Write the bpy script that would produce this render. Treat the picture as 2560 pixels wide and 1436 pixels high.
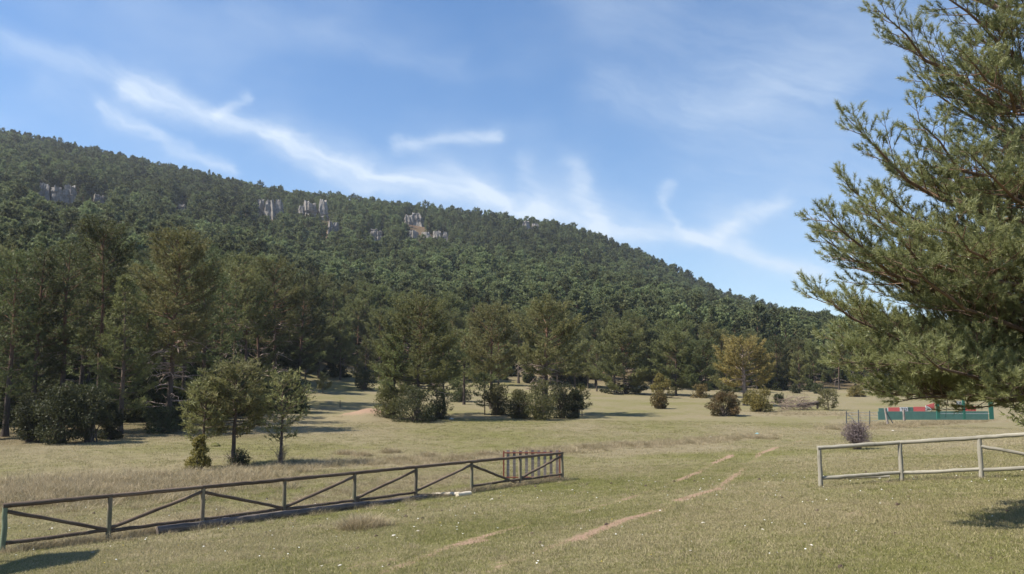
import bpy, math
import numpy as np
from mathutils import Vector, Matrix

for o in list(bpy.data.objects):
    bpy.data.objects.remove(o)
SC = bpy.context.scene
COL = SC.collection
RAD = math.radians

# ------------------------------------------------------------------ camera, sky, sun, exposure
F = 2000.0                                   # focal length in photo pixels (2560 wide)
PITCH = math.atan(0.111)
EYE = 4.2
cam_d = bpy.data.cameras.new('camera')
cam_d.sensor_width = 36.0
cam_d.lens = F / 2560 * 36.0
cam_d.clip_start = 0.1
cam_d.clip_end = 20000
cam = bpy.data.objects.new('camera', cam_d)
COL.objects.link(cam)
cam.location = (0, 0, EYE)
cam.rotation_euler = (math.pi / 2 + PITCH, 0, 0)
SC.camera = cam

SUN_AZ = RAD(-101)                            # measured from +Y towards +X
SUN_EL = RAD(51)
S = Vector((math.cos(SUN_EL) * math.sin(SUN_AZ), math.cos(SUN_EL) * math.cos(SUN_AZ), math.sin(SUN_EL)))
sun_d = bpy.data.lights.new('sun', 'SUN')
sun_d.energy = 4.2
sun_d.angle = RAD(0.53)
sun_d.color = (1.0, 0.93, 0.82)
sun = bpy.data.objects.new('sun', sun_d)
COL.objects.link(sun)
sun.rotation_euler = S.to_track_quat('Z', 'Y').to_euler()
sun.location = (0, 0, 60)

SC.view_settings.view_transform = 'Standard'
SC.view_settings.look = 'None'
SC.view_settings.gamma = 1.0
SC.view_settings.exposure = 1.0
SC.render.engine = 'CYCLES'
SC.cycles.max_bounces = 6
SC.cycles.diffuse_bounces = 3
SC.cycles.transmission_bounces = 3
SC.cycles.transparent_max_bounces = 8
SC.cycles.caustics_reflective = False
SC.cycles.caustics_refractive = False


class G:
    """tiny node-tree writer"""
    def __init__(s, tree):
        s.t = tree
        tree.nodes.clear()

    def n(s, typ, _out=0, **kw):
        nd = s.t.nodes.new(typ)
        for k, v in kw.items():
            if k.startswith('i_'):
                key = k[2:]
                key = int(key) if key.isdigit() else key.replace('_', ' ')
                s.put(nd.inputs[key], v)
            else:
                setattr(nd, k, v)
        return nd

    def put(s, sock, v):
        if isinstance(v, bpy.types.Node):
            v = v.outputs[0]
        if isinstance(v, bpy.types.NodeSocket):
            s.t.links.new(v, sock)
        else:
            if hasattr(sock, 'default_value'):
                try:
                    sock.default_value = v
                except Exception:
                    sock.default_value = tuple(v) + (1.0,)

    def m(s, op, a, b=0.0, c=0.0, clamp=False):
        nd = s.t.nodes.new('ShaderNodeMath')
        nd.operation = op
        nd.use_clamp = clamp
        s.put(nd.inputs[0], a)
        s.put(nd.inputs[1], b)
        s.put(nd.inputs[2], c)
        return nd.outputs[0]

    def v(s, op, a, b=(0, 0, 0), out=0, scale=None):
        nd = s.t.nodes.new('ShaderNodeVectorMath')
        nd.operation = op
        s.put(nd.inputs[0], a)
        s.put(nd.inputs[1], b)
        if scale is not None:
            s.put(nd.inputs['Scale'], scale)
        return nd.outputs[out]

    def mix(s, f, a, b, mode='MIX'):
        nd = s.t.nodes.new('ShaderNodeMix')
        nd.data_type = 'RGBA'
        nd.blend_type = mode
        s.put(nd.inputs[0], f)
        s.put(nd.inputs[6], a)
        s.put(nd.inputs[7], b)
        return nd.outputs[2]

    def noise(s, vec, scale, detail=4.0, rough=0.55, dist=0.0, out=0):
        nd = s.t.nodes.new('ShaderNodeTexNoise')
        if vec is not None:
            s.put(nd.inputs['Vector'], vec)
        nd.inputs['Scale'].default_value = scale
        nd.inputs['Detail'].default_value = detail
        nd.inputs['Roughness'].default_value = rough
        nd.inputs['Distortion'].default_value = dist
        return nd.outputs[out]

    def ramp(s, f, stops, interp='LINEAR'):
        nd = s.t.nodes.new('ShaderNodeValToRGB')
        nd.color_ramp.interpolation = interp
        e = nd.color_ramp.elements
        while len(e) < len(stops):
            e.new(0.5)
        for k, (p, c) in enumerate(stops):
            e[k].position = p
            e[k].color = tuple(c) + (1.0,) if len(c) == 3 else c
        s.put(nd.inputs[0], f)
        return nd.outputs[0]

    def attr(s, name, typ='GEOMETRY', out='Fac'):
        nd = s.t.nodes.new('ShaderNodeAttribute')
        nd.attribute_name = name
        nd.attribute_type = typ
        return nd.outputs[out]

    def smooth(s, x, lo, hi):
        nd = s.t.nodes.new('ShaderNodeMapRange')
        nd.interpolation_type = 'SMOOTHSTEP'
        s.put(nd.inputs[0], x)
        nd.inputs[1].default_value = lo
        nd.inputs[2].default_value = hi
        return nd.outputs[0]


def ray_np(px, py):
    px = np.asarray(px, float)
    py = np.asarray(py, float)
    xv = (px - 1280) / F
    yv = -(py - 718) / F
    return np.stack([xv, math.cos(PITCH) - yv * math.sin(PITCH), math.sin(PITCH) + yv * math.cos(PITCH)], -1)


def az_el(px, py):
    d = ray_np(px, py)
    return math.degrees(math.atan2(d[0], d[1])), math.degrees(math.atan2(d[2], math.hypot(d[0], d[1])))


def make_world():
    w = bpy.data.worlds.new('World')
    SC.world = w
    w.use_nodes = True
    g = G(w.node_tree)
    sky = g.n('ShaderNodeTexSky', sky_type='NISHITA', sun_disc=False, sun_elevation=SUN_EL,
              sun_rotation=SUN_AZ, altitude=1100.0, air_density=1.0, dust_density=0.7, ozone_density=2.2)
    tc = g.n('ShaderNodeTexCoord').outputs['Generated']
    sp = g.n('ShaderNodeSeparateXYZ', i_0=tc)
    az = g.m('MULTIPLY', g.m('ARCTAN2', sp.outputs[0], sp.outputs[1]), 57.29578)
    el = g.m('MULTIPLY', g.m('ARCSINE', sp.outputs[2]), 57.29578)
    p0 = g.n('ShaderNodeCombineXYZ', i_0=az, i_1=el).outputs[0]
    # wispy warp of the cirrus coordinates
    wv = g.noise(g.v('MULTIPLY', p0, (0.10, 0.17, 1)), 1.0, 3.0, 0.5, out=1)
    wv = g.v('MULTIPLY', g.v('SUBTRACT', wv, (0.5, 0.5, 0.5)), (6.0, 3.2, 0))
    w2 = g.noise(g.v('MULTIPLY', p0, (0.5, 0.8, 1)), 1.0, 3.0, 0.6, out=1)
    w2 = g.v('MULTIPLY', g.v('SUBTRACT', w2, (0.5, 0.5, 0.5)), (1.6, 1.0, 0))
    pw = g.v('ADD', g.v('ADD', p0, wv), w2)
    pw = g.v('MULTIPLY', pw, (1, 1, 0))
    # cirrus strokes: chains of (px, py), half width in px, strength
    strokes = [
        ([(-150, 70), (170, 165), (390, 205)], 34, .22),
        ([(330, 225), (560, 285), (700, 330), (830, 400), (1010, 455), (1210, 505), (1340, 535)], 30, .46),
        ([(700, 330), (830, 395), (1000, 450), (1200, 500)], 60, .20),
        ([(270, 280), (340, 300), (440, 350), (560, 420)], 14, .30),
        ([(530, 262), (630, 230)], 14, .25),
        ([(1000, 355), (1100, 335), (1230, 325)], 20, .32),
        ([(1060, 370), (1130, 430), (1230, 500)], 26, .15),
        ([(1440, 405), (1440, 470), (1490, 565)], 28, .28),
        ([(1310, 405), (1330, 530)], 24, .17),
        ([(1380, 500), (1560, 560)], 60, .22),
        ([(1700, 450), (1660, 490), (1665, 570)], 13, .24),
        ([(1950, 490), (1850, 535), (1780, 590), (1690, 600)], 22, .34),
        ([(1800, 540), (1850, 600)], 60, .20),
        ([(1340, 530), (1500, 572), (1700, 598), (1850, 622), (2040, 680)], 20, .34),
        ([(1500, 225), (1750, 270), (2050, 200)], 60, .14),
        ([(1550, 60), (2100, 40), (2700, 120)], 120, .10),
        ([(1900, 330), (2300, 520), (2800, 640)], 190, .17),
        ([(600, 20), (850, 80), (1150, 170)], 34, .08),
        ([(100, 230), (330, 310), (520, 420)], 40, .10),
    ]
    dens = None
    for chain, hw, st in strokes:
        pts = [az_el(*c) for c in chain]
        wdeg = hw / F * 57.3
        best = None
        for (a, b) in zip(pts[:-1], pts[1:]):
            ba = (b[0] - a[0], b[1] - a[1], 0)
            L2 = ba[0] ** 2 + ba[1] ** 2
            pa = g.v('SUBTRACT', pw, (a[0], a[1], 0))
            h = g.m('MULTIPLY', g.v('DOT_PRODUCT', pa, ba, out=1), 1.0 / L2, clamp=True)
            d = g.v('LENGTH', g.v('SUBTRACT', pa, g.v('SCALE', ba, scale=h)), out=1)
            best = d if best is None else g.m('SMOOTH_MIN', best, d, wdeg * 0.5)
        q = g.m('DIVIDE', best, wdeg)
        e = g.m('POWER', 2.718, g.m('MULTIPLY', g.m('MULTIPLY', q, q), -1.0))
        e = g.m('MULTIPLY', e, st * 1.1)
        dens = e if dens is None else g.m('ADD', dens, e)
    # fibrous break-up along the wind, and a thin veil everywhere
    rot = g.n('ShaderNodeVectorRotate', rotation_type='Z_AXIS', i_Vector=pw, i_Angle=RAD(20)).outputs[0]
    fib = g.noise(g.v('MULTIPLY', rot, (0.16, 0.85, 1)), 1.0, 5.0, 0.62)
    fib2 = g.noise(g.v('MULTIPLY', p0, (0.05, 0.11, 1)), 1.0, 4.0, 0.5)
    veil = g.m('MULTIPLY', g.smooth(fib2, 0.42, 0.75), 0.20)
    dens = g.m('ADD', veil, g.m('MULTIPLY', dens, g.m('ADD', g.m('MULTIPLY', g.smooth(fib, 0.25, 0.75), 0.7), 0.6)))
    # thicker air towards the horizon
    hz = g.m('POWER', 2.718, g.m('MULTIPLY', g.m('MAXIMUM', el, 0.0), -0.14))
    dens = g.m('ADD', dens, g.m('MULTIPLY', hz, 0.40))
    dens = g.m('MINIMUM', dens, 0.85)
    skyc = g.n('ShaderNodeHueSaturation', i_Saturation=SKY_SAT, i_Value=SKY_VAL, i_Color=sky).outputs[0]
    st = 0.10
    col = g.mix(dens, skyc, (0.45 / st, 0.505 / st, 0.56 / st, 1))
    bg = g.n('ShaderNodeBackground', i_Color=col, i_Strength=st)
    g.t.links.new(bg.outputs[0], g.n('ShaderNodeOutputWorld').inputs[0])


SKY_SAT, SKY_VAL = 1.27, 0.88
make_world()

# ------------------------------------------------------------------ noise and terrain
def _hash(ix, iy, seed):
    n = (ix.astype(np.int64) * 374761393 + iy.astype(np.int64) * 668265263 + seed * 982451653) & 0xFFFFFFFF
    n = ((n ^ (n >> 13)) * 1274126177) & 0xFFFFFFFF
    n = n ^ (n >> 16)
    return (n & 0xFFFFFF) / float(0xFFFFFF)


def vnoise(x, y, seed=0):
    ix = np.floor(x)
    iy = np.floor(y)
    fx = x - ix
    fy = y - iy
    fx = fx * fx * (3 - 2 * fx)
    fy = fy * fy * (3 - 2 * fy)
    a = _hash(ix, iy, seed)
    b = _hash(ix + 1, iy, seed)
    c = _hash(ix, iy + 1, seed)
    d = _hash(ix + 1, iy + 1, seed)
    return (a * (1 - fx) + b * fx) * (1 - fy) + (c * (1 - fx) + d * fx) * fy


def fbm(x, y, scale, octaves=4, seed=0, gain=0.5):
    x = np.asarray(x, float)
    y = np.asarray(y, float)
    s = 0.0
    a = 1.0
    t = 0.0
    f = 1.0 / scale
    for k in range(octaves):
        s = s + a * vnoise(x * f + 17.3 * k, y * f - 9.1 * k, seed + k)
        t += a
        a *= gain
        f *= 2.0
    return s / t


def sstep(x, a, b):
    t = np.clip((np.asarray(x, float) - a) / (b - a), 0, 1)
    return t * t * (3 - 2 * t)


def px_theta(px):
    return np.arctan((np.asarray(px, float) - 1280) / F)


def table(pairs):
    xs = [float(px_theta(p[0])) for p in pairs]
    ys = [p[1] for p in pairs]
    end = 0.5 * (ys[0] + ys[-1])
    xs = [-math.pi] + xs + [math.pi]
    ys = [end] + ys + [end]
    return np.array(xs), np.array(ys, float)


EDGE = table([(-900, 80), (0, 84), (450, 92), (650, 108), (740, 132), (900, 150), (1100, 152), (1500, 150), (1800, 150), (2000, 165), (2200, 176), (2600, 190), (3200, 190)])
RISE = table([(-900, 1.0), (0, 1.0), (450, 1.4), (650, 2.8), (760, 3.4), (900, 3.6), (1100, 3.0), (1300, 2.4), (1500, 2.0), (1800, 1.5), (2000, 1.3), (2200, 1.4), (2600, 1.7), (3200, 1.7)])
RIDGE_R = table([(-900, 780), (0, 720), (700, 640), (1300, 610), (1700, 630), (2050, 680), (2300, 720), (2600, 740), (3200, 740)])
SKY_PX = [(-900, 215), (-300, 262), (0, 322), (150, 352), (300, 386), (500, 431), (700, 476), (850, 494), (1000, 509), (1200, 533), (1350, 549), (1440, 567), (1520, 598), (1600, 628), (1700, 676), (1800, 728), (1900, 757), (2000, 784), (2100, 797), (2300, 832), (2600, 856), (3200, 862)]


def _sky_tan():
    out = []
    for px, py in SKY_PX:
        d = ray_np(px, py)
        out.append((math.atan2(d[0], d[1]), d[2] / math.hypot(d[0], d[1])))
    xs = [-math.pi] + [o[0] for o in out] + [math.pi]
    e = 0.5 * (out[0][1] + out[-1][1])
    ys = [e] + [o[1] for o in out] + [e]
    return np.array(xs), np.array(ys)


SKYT = _sky_tan()


def interp(tab, th):
    return np.interp(th, tab[0], tab[1])


def ground(x, y):
    x = np.asarray(x, float)
    y = np.asarray(y, float)
    r = np.hypot(x, y) + 1e-9
    th = np.arctan2(x, y)
    plane = (EYE - 1.65) + 0.0687 * np.clip(x, -30, 26) - 0.0838 * np.clip(y, -6, 200) - 0.002 * np.clip(x - 26, 0, 1e9)
    r0 = interp(EDGE, th)
    rise = interp(RISE, th)
    s = np.clip((r - 55) / np.maximum(r0 - 55, 10), 0, None)
    floor = rise * np.where(s < 1, s ** 1.35, 1 + 1.35 * np.minimum(s - 1, 0.3))
    floor = floor + 0.30 * (fbm(x, y, 26, 3, 5) - 0.5) * sstep(r, 30, 60)
    k = 0.35
    base = np.logaddexp(plane / k, floor / k) * k - 0.06
    # spoil bank beside the clump of pines
    bx, by = BANK
    base = base + (0.78 + 0.9 * (fbm(x, y, 0.9, 3, 19) - .5)) * np.exp(-(((x - bx) / 2.7) ** 2 + ((y - by) / 2.2) ** 2)) - 0.35 * np.exp(-(((x - bx + 3.2) / 2.2) ** 2 + ((y - by + 1.4) / 1.6) ** 2))
    R = interp(RIDGE_R, th)
    top = interp(SKYT, th) * R + EYE - 12.3
    t = (r - r0) / (R - r0)
    prof = np.where(t < 1, np.clip(t, 0, 1) ** 1.22, 1 - 0.10 * np.clip(t - 1, 0, 3) - 0.25 * np.clip(t - 1, 0, 3) ** 2)
    hill = np.maximum(top - rise, 0) * np.maximum(prof, -0.3)
    hill = hill + 16 * (fbm(x, y, 150, 3, 31) - 0.5) * sstep(t, 0.05, 0.4) * (1 - sstep(t, 0.8, 1.0))
    z = base + hill
    # small bumps of the turf
    z = z + 0.05 * (fbm(x, y, 1.6, 3, 77) - 0.5) * sstep(r, 3, 6) * (1 - sstep(r, 70, 120))
    return z


BANK = (-1000.0, -1000.0)


def hit(px, py, rmax=900.0):
    """where the sight line through a photo pixel meets the ground"""
    d = ray_np(px, py)
    d = d / np.linalg.norm(d)
    ts = np.geomspace(3, rmax, 2500)
    P = d[None] * ts[:, None]
    dz = P[:, 2] + EYE - ground(P[:, 0], P[:, 1])
    k = np.nonzero(dz < 0)[0]
    if not len(k):
        return None
    i = max(k[0], 1)
    a, b = dz[i - 1], dz[i]
    t = ts[i - 1] + (ts[i] - ts[i - 1]) * a / (a - b)
    P = d * t
    return np.array([P[0], P[1], float(ground(P[0], P[1]))])


def project(P):
    P = np.asarray(P, float)
    x = P[..., 0]
    y = P[..., 1]
    z = P[..., 2] - EYE
    dep = y * math.cos(PITCH) + z * math.sin(PITCH)
    up = -y * math.sin(PITCH) + z * math.cos(PITCH)
    dep = np.maximum(dep, 1e-3)
    return 1280 + F * x / dep, 718 - F * up / dep, dep


def height_to(P, py):
    """height above P that reaches photo row py"""
    d = ray_np(1280, py)
    # same column plane: solve up/dep = const
    k = -(py - 718) / F
    c, s = math.cos(PITCH), math.sin(PITCH)
    y, z0 = P[1], P[2] - EYE
    z = y * (k * c + s) / (c - k * s)
    return z - z0


_b = hit(912, 1046)
BANK = (float(_b[0]), float(_b[1]))

# ------------------------------------------------------------------ mesh building
def mesh_np(name, V, polys, mat=None, attrs=None, smooth=False):
    me = bpy.data.meshes.new(name)
    V = np.asarray(V, np.float32)
    me.vertices.add(len(V))
    me.vertices.foreach_set('co', V.ravel())
    polys = [np.asarray(p, np.int32) for p in polys if len(p)]
    loops = np.concatenate([p.ravel() for p in polys])
    tot = np.concatenate([np.full(len(p), p.shape[1], np.int32) for p in polys])
    start = np.concatenate([[0], np.cumsum(tot)[:-1]]).astype(np.int32)
    me.loops.add(len(loops))
    me.loops.foreach_set('vertex_index', loops)
    me.polygons.add(len(tot))
    me.polygons.foreach_set('loop_start', start)
    me.polygons.foreach_set('loop_total', tot)
    me.polygons.foreach_set('use_smooth', np.full(len(tot), bool(smooth)))
    for k, v in (attrs or {}).items():
        v = np.asarray(v, np.float32)
        if v.ndim == 2:
            a = me.attributes.new(k, 'FLOAT_VECTOR', 'POINT')
            a.data.foreach_set('vector', v.ravel())
        else:
            a = me.attributes.new(k, 'FLOAT', 'POINT')
            a.data.foreach_set('value', v)
    me.update(calc_edges=True)
    if mat is not None:
        me.materials.append(mat)
    return me


class MB:
    """collects tubes, boxes and triangles into one mesh"""
    def __init__(s):
        s.V = []
        s.P = {3: [], 4: []}
        s.n = 0
        s.T = []

    def add(s, V, F, tint=0.5):
        V = np.asarray(V, float)
        F = np.asarray(F, int)
        s.V.append(V)
        s.P[F.shape[1]].append(F + s.n)
        s.n += len(V)
        s.T.append(np.full(len(V), tint) if np.isscalar(tint) else np.asarray(tint))

    def tube(s, pts, rad, sides=6, cap=True, tint=0.5, wob=0.0, rng=None):
        pts = np.asarray(pts, float)
        n = len(pts)
        rad = np.broadcast_to(np.asarray(rad, float), (n,))
        tan = np.gradient(pts, axis=0)
        tan /= np.linalg.norm(tan, axis=1)[:, None] + 1e-9
        ref = np.array([0.0, 0, 1]) if abs(tan[0][2]) < 0.8 else np.array([1.0, 0, 0])
        u = np.cross(tan, ref)
        u /= np.linalg.norm(u, axis=1)[:, None] + 1e-9
        w = np.cross(tan, u)
        a = np.linspace(0, 2 * np.pi, sides, endpoint=False)
        R = rad[:, None] * np.ones(sides)
        if wob and rng is not None:
            R = R * (1 + wob * rng.normal(size=R.shape))
        ring = pts[:, None] + R[..., None] * (np.cos(a)[None, :, None] * u[:, None] + np.sin(a)[None, :, None] * w[:, None])
        V = ring.reshape(-1, 3)
        i = np.arange(n - 1)[:, None] * sides
        j = np.arange(sides)[None]
        k = (j + 1) % sides
        Fq = np.stack([i + j, i + k, i + k + sides, i + j + sides], -1).reshape(-1, 4)
        s.add(V, Fq, tint)
        if cap:
            for e, c in ((0, pts[0]), (n - 1, pts[-1])):
                o = e * sides
                VV = np.vstack([ring[e], c[None]])
                jj = np.arange(sides)
                kk = (jj + 1) % sides
                FF = np.stack([jj, kk, np.full(sides, sides)], -1)
                if e == 0:
                    FF = FF[:, ::-1]
                s.add(VV, FF, tint)

    def box(s, lo, hi, M=None, tint=0.5):
        lo = np.asarray(lo, float)
        hi = np.asarray(hi, float)
        c = np.array([[x, y, z] for z in (0, 1) for y in (0, 1) for x in (0, 1)], float)
        V = lo + c * (hi - lo)
        if M is not None:
            V = V @ np.asarray(M)[:3, :3].T + np.asarray(M)[:3, 3]
        Fq = [[0, 2, 3, 1], [4, 5, 7, 6], [0, 1, 5, 4], [2, 6, 7, 3], [0, 4, 6, 2], [1, 3, 7, 5]]
        s.add(V, Fq, tint)

    def mesh(s, name, mat, smooth=False, tint=False):
        polys = [np.vstack(p) for p in s.P.values() if p]
        return mesh_np(name, np.vstack(s.V), polys, mat, {'tint': np.concatenate(s.T)} if tint else None, smooth)


def add_obj(name, me, parent=None, loc=None, kind=None, label=None, cat=None, group=None):
    o = bpy.data.objects.new(name, me)
    COL.objects.link(o)
    if parent is not None:
        o.parent = parent
    if loc is not None:
        o.location = tuple(float(c) for c in loc)
    for k, v in (('kind', kind), ('label', label), ('category', cat), ('group', group)):
        if v:
            o[k] = v
    return o


def thing(name, label, cat, loc, group=None, rz=0.0):
    o = add_obj(name, None, None, loc, None, label, cat, group)
    o.empty_display_size = 0.3
    o.rotation_euler = (0, 0, rz)
    return o


def scatter(name, P, rot, scl, idx, protos, kind, label, cat, extra=None, parent=None):
    """one object of stuff: instances of a few small meshes on points"""
    me = bpy.data.meshes.new(name)
    P = np.asarray(P, np.float32)
    me.vertices.add(len(P))
    me.vertices.foreach_set('co', P.ravel())
    a = me.attributes.new('rot', 'FLOAT_VECTOR', 'POINT')
    a.data.foreach_set('vector', np.asarray(rot, np.float32).ravel())
    a = me.attributes.new('scl', 'FLOAT_VECTOR', 'POINT')
    a.data.foreach_set('vector', np.asarray(scl, np.float32).ravel())
    a = me.attributes.new('idx', 'INT', 'POINT')
    a.data.foreach_set('value', np.asarray(idx, np.int32))
    for k, v in (extra or {}).items():
        a = me.attributes.new(k, 'FLOAT', 'POINT')
        a.data.foreach_set('value', np.asarray(v, np.float32))
    me.update()
    col = bpy.data.collections.new(name + '_set')
    for k, m in enumerate(protos):
        col.objects.link(bpy.data.objects.new('%s_%02d' % (name, k), m))
    o = add_obj(name, me, parent, None, kind, label, cat)
    ng = bpy.data.node_groups.new(name, 'GeometryNodeTree')
    ng.interface.new_socket('Geometry', in_out='INPUT', socket_type='NodeSocketGeometry')
    ng.interface.new_socket('Geometry', in_out='OUTPUT', socket_type='NodeSocketGeometry')
    N = ng.nodes
    L = ng.links
    gi = N.new('NodeGroupInput')
    go = N.new('NodeGroupOutput')
    ci = N.new('GeometryNodeCollectionInfo')
    ci.inputs['Collection'].default_value = col
    ci.inputs['Separate Children'].default_value = True
    ci.inputs['Reset Children'].default_value = True
    iop = N.new('GeometryNodeInstanceOnPoints')
    iop.inputs['Pick Instance'].default_value = True

    def na(nm, typ):
        x = N.new('GeometryNodeInputNamedAttribute')
        x.data_type = typ
        x.inputs['Name'].default_value = nm
        return x.outputs[0]
    L.new(gi.outputs[0], iop.inputs['Points'])
    L.new(ci.outputs[0], iop.inputs['Instance'])
    L.new(na('idx', 'INT'), iop.inputs['Instance Index'])
    e2r = N.new('FunctionNodeEulerToRotation')
    L.new(na('rot', 'FLOAT_VECTOR'), e2r.inputs[0])
    L.new(e2r.outputs[0], iop.inputs['Rotation'])
    L.new(na('scl', 'FLOAT_VECTOR'), iop.inputs['Scale'])
    L.new(iop.outputs[0], go.inputs[0])
    md = o.modifiers.new('scatter', 'NODES')
    md.node_group = ng
    return o


# ------------------------------------------------------------------ materials
def new_mat(name):
    m = bpy.data.materials.new(name)
    m.use_nodes = True
    return m, G(m.node_tree)


def finish(g, shader, disp=None):
    o = g.n('ShaderNodeOutputMaterial')
    g.put(o.inputs[0], shader)
    return o


def leaf_mat(name, dark, light, var=0.25, trans=0.36, rough=0.55, spec=0.25, inst=False, fixed=None):
    m, g = new_mat(name)
    t = g.attr('tint')
    rnd = g.n('ShaderNodeObjectInfo').outputs['Random'] if not inst else g.attr('tone', 'INSTANCER')
    if fixed is not None:
        rnd = fixed
    f = g.m('ADD', g.m('MULTIPLY', t, 0.65), g.m('MULTIPLY', rnd, 0.35))
    c = g.mix(f, dark + (1,), light + (1,))
    c = g.n('ShaderNodeHueSaturation', i_Color=c, i_Saturation=0.95,
            i_Hue=g.m('ADD', 0.5, g.m('MULTIPLY', g.m('SUBTRACT', rnd, 0.5), 0.05)),
            i_Value=g.m('ADD', 1.0 - var / 2, g.m('MULTIPLY', rnd, var))).outputs[0]
    b = g.n('ShaderNodeBsdfPrincipled', i_Base_Color=c, i_Roughness=rough)
    b.inputs['Specular IOR Level'].default_value = spec
    tr = g.n('ShaderNodeBsdfTranslucent', i_Color=c)
    mx = g.n('ShaderNodeMixShader', i_0=trans, i_1=b.outputs[0], i_2=tr.outputs[0])
    finish(g, mx)
    return m


def bark_mat(name, low, high, z0=2.0, z1=6.0):
    m, g = new_mat(name)
    tc = g.n('ShaderNodeTexCoord').outputs['Object']
    z = g.n('ShaderNodeSeparateXYZ', i_0=tc).outputs[2]
    n = g.noise(g.v('MULTIPLY', tc, (1, 1, 0.35)), 9.0, 5.0, 0.6)
    f = g.smooth(g.m('ADD', z, g.m('MULTIPLY', g.m('SUBTRACT', n, 0.5), 3.0)), z0, z1)
    c = g.mix(f, low + (1,), high + (1,))
    c = g.mix(g.m('MULTIPLY', g.smooth(n, 0.4, 0.7), 0.6), c, (0.045, 0.035, 0.028, 1), 'MIX')
    b = g.n('ShaderNodeBsdfPrincipled', i_Base_Color=c, i_Roughness=0.9)
    b.inputs['Specular IOR Level'].default_value = 0.1
    bp = g.n('ShaderNodeBump', i_Strength=0.6, i_Distance=0.03, i_Height=n)
    g.put(b.inputs['Normal'], bp.outputs[0])
    finish(g, b)
    return m


def wood_mat(name, ca, cb, moss=None, scale=1.0):
    m, g = new_mat(name)
    tc = g.n('ShaderNodeTexCoord').outputs['Object']
    rnd = g.n('ShaderNodeObjectInfo').outputs['Random']
    p = g.v('ADD', tc, g.v('SCALE', (13.0, 7.0, 5.0), scale=rnd))
    n = g.noise(g.v('MULTIPLY', p, (1.2 * scale, 26 * scale, 26 * scale)), 1.0, 5.0, 0.6)
    n2 = g.noise(p, 3.0, 4.0, 0.6)
    c = g.mix(g.smooth(n, 0.3, 0.72), ca + (1,), cb + (1,))
    c = g.mix(g.m('MULTIPLY', g.smooth(n2, 0.52, 0.72), 0.55), c, (ca[0] * .55, ca[1] * .55, ca[2] * .5, 1))
    if moss:
        c = g.mix(g.m('MULTIPLY', g.smooth(g.noise(p, 1.4, 3.0), 0.45, 0.65), 0.7), c, moss + (1,))
    c = g.n('ShaderNodeHueSaturation', i_Color=c, i_Value=g.m('ADD', 0.82, g.m('MULTIPLY', rnd, 0.36))).outputs[0]
    b = g.n('ShaderNodeBsdfPrincipled', i_Base_Color=c, i_Roughness=0.82)
    b.inputs['Specular IOR Level'].default_value = 0.2
    bp = g.n('ShaderNodeBump', i_Strength=0.5, i_Distance=0.006, i_Height=n)
    g.put(b.inputs['Normal'], bp.outputs[0])
    finish(g, b)
    return m


def plain_mat(name, col, rough=0.6, metal=0.0, var=0.15, scale=6.0):
    m, g = new_mat(name)
    tc = g.n('ShaderNodeTexCoord').outputs['Object']
    n = g.noise(tc, scale, 4.0, 0.6)
    c = g.mix(n, tuple(x * (1 - var) for x in col) + (1,), tuple(min(1, x * (1 + var)) for x in col) + (1,))
    b = g.n('ShaderNodeBsdfPrincipled', i_Base_Color=c, i_Roughness=rough, i_Metallic=metal)
    finish(g, b)
    return m


M = {}
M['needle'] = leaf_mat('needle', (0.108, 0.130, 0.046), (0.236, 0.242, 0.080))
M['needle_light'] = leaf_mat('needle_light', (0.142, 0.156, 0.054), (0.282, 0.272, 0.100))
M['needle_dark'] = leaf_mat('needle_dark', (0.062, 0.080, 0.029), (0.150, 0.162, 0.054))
M['needle_yellow'] = leaf_mat('needle_yellow', (0.225, 0.188, 0.055), (0.395, 0.312, 0.100), var=0.1, fixed=0.55)
M['needle_far'] = leaf_mat('needle_far', (0.092, 0.124, 0.056), (0.232, 0.244, 0.102), var=0.8, inst=True, spec=0.1, trans=0.32)
M['needle_near'] = leaf_mat('needle_near', (0.150, 0.170, 0.066), (0.390, 0.395, 0.170), rough=0.40, spec=0.5, trans=0.40, fixed=0.6)
M['juniper'] = leaf_mat('juniper', (0.062, 0.072, 0.024), (0.180, 0.168, 0.054))
M['juniper_dark'] = leaf_mat('juniper_dark', (0.034, 0.044, 0.019), (0.095, 0.100, 0.037))
M['juniper_gold'] = leaf_mat('juniper_gold', (0.110, 0.108, 0.028), (0.300, 0.245, 0.056))
M['juniper_rust'] = leaf_mat('juniper_rust', (0.080, 0.082, 0.028), (0.270, 0.185, 0.060))
M['thorn'] = leaf_mat('thorn', (0.13, 0.10, 0.10), (0.27, 0.21, 0.20), trans=0.05)
M['bark'] = bark_mat('bark', (0.10, 0.082, 0.07), (0.20, 0.118, 0.078), 2.5, 8.0)
M['bark_pale'] = bark_mat('bark_pale', (0.17, 0.14, 0.125), (0.40, 0.31, 0.26), 0.5, 3.0)
M['bark_young'] = bark_mat('bark_young', (0.12, 0.10, 0.085), (0.17, 0.125, 0.095), 1.0, 3.0)
M['bark_far'] = bark_mat('bark_far', (0.13, 0.10, 0.085), (0.24, 0.15, 0.10), 2, 7)
M['bark_near'] = bark_mat('bark_near', (0.15, 0.115, 0.095), (0.26, 0.17, 0.12), 1.0, 5.0)
M['deadwood'] = bark_mat('deadwood', (0.38, 0.30, 0.25), (0.46, 0.36, 0.30), 0.5, 3.0)
M['wood_dark'] = wood_mat('wood_dark', (0.095, 0.068, 0.05), (0.19, 0.145, 0.105))
M['wood_grey'] = wood_mat('wood_grey', (0.215, 0.200, 0.160), (0.375, 0.350, 0.285))
M['wood_post'] = wood_mat('wood_post', (0.15, 0.125, 0.09), (0.27, 0.235, 0.165), moss=(0.16, 0.165, 0.105))
M['wood_green'] = wood_mat('wood_green', (0.12, 0.15, 0.10), (0.22, 0.26, 0.18))
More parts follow.
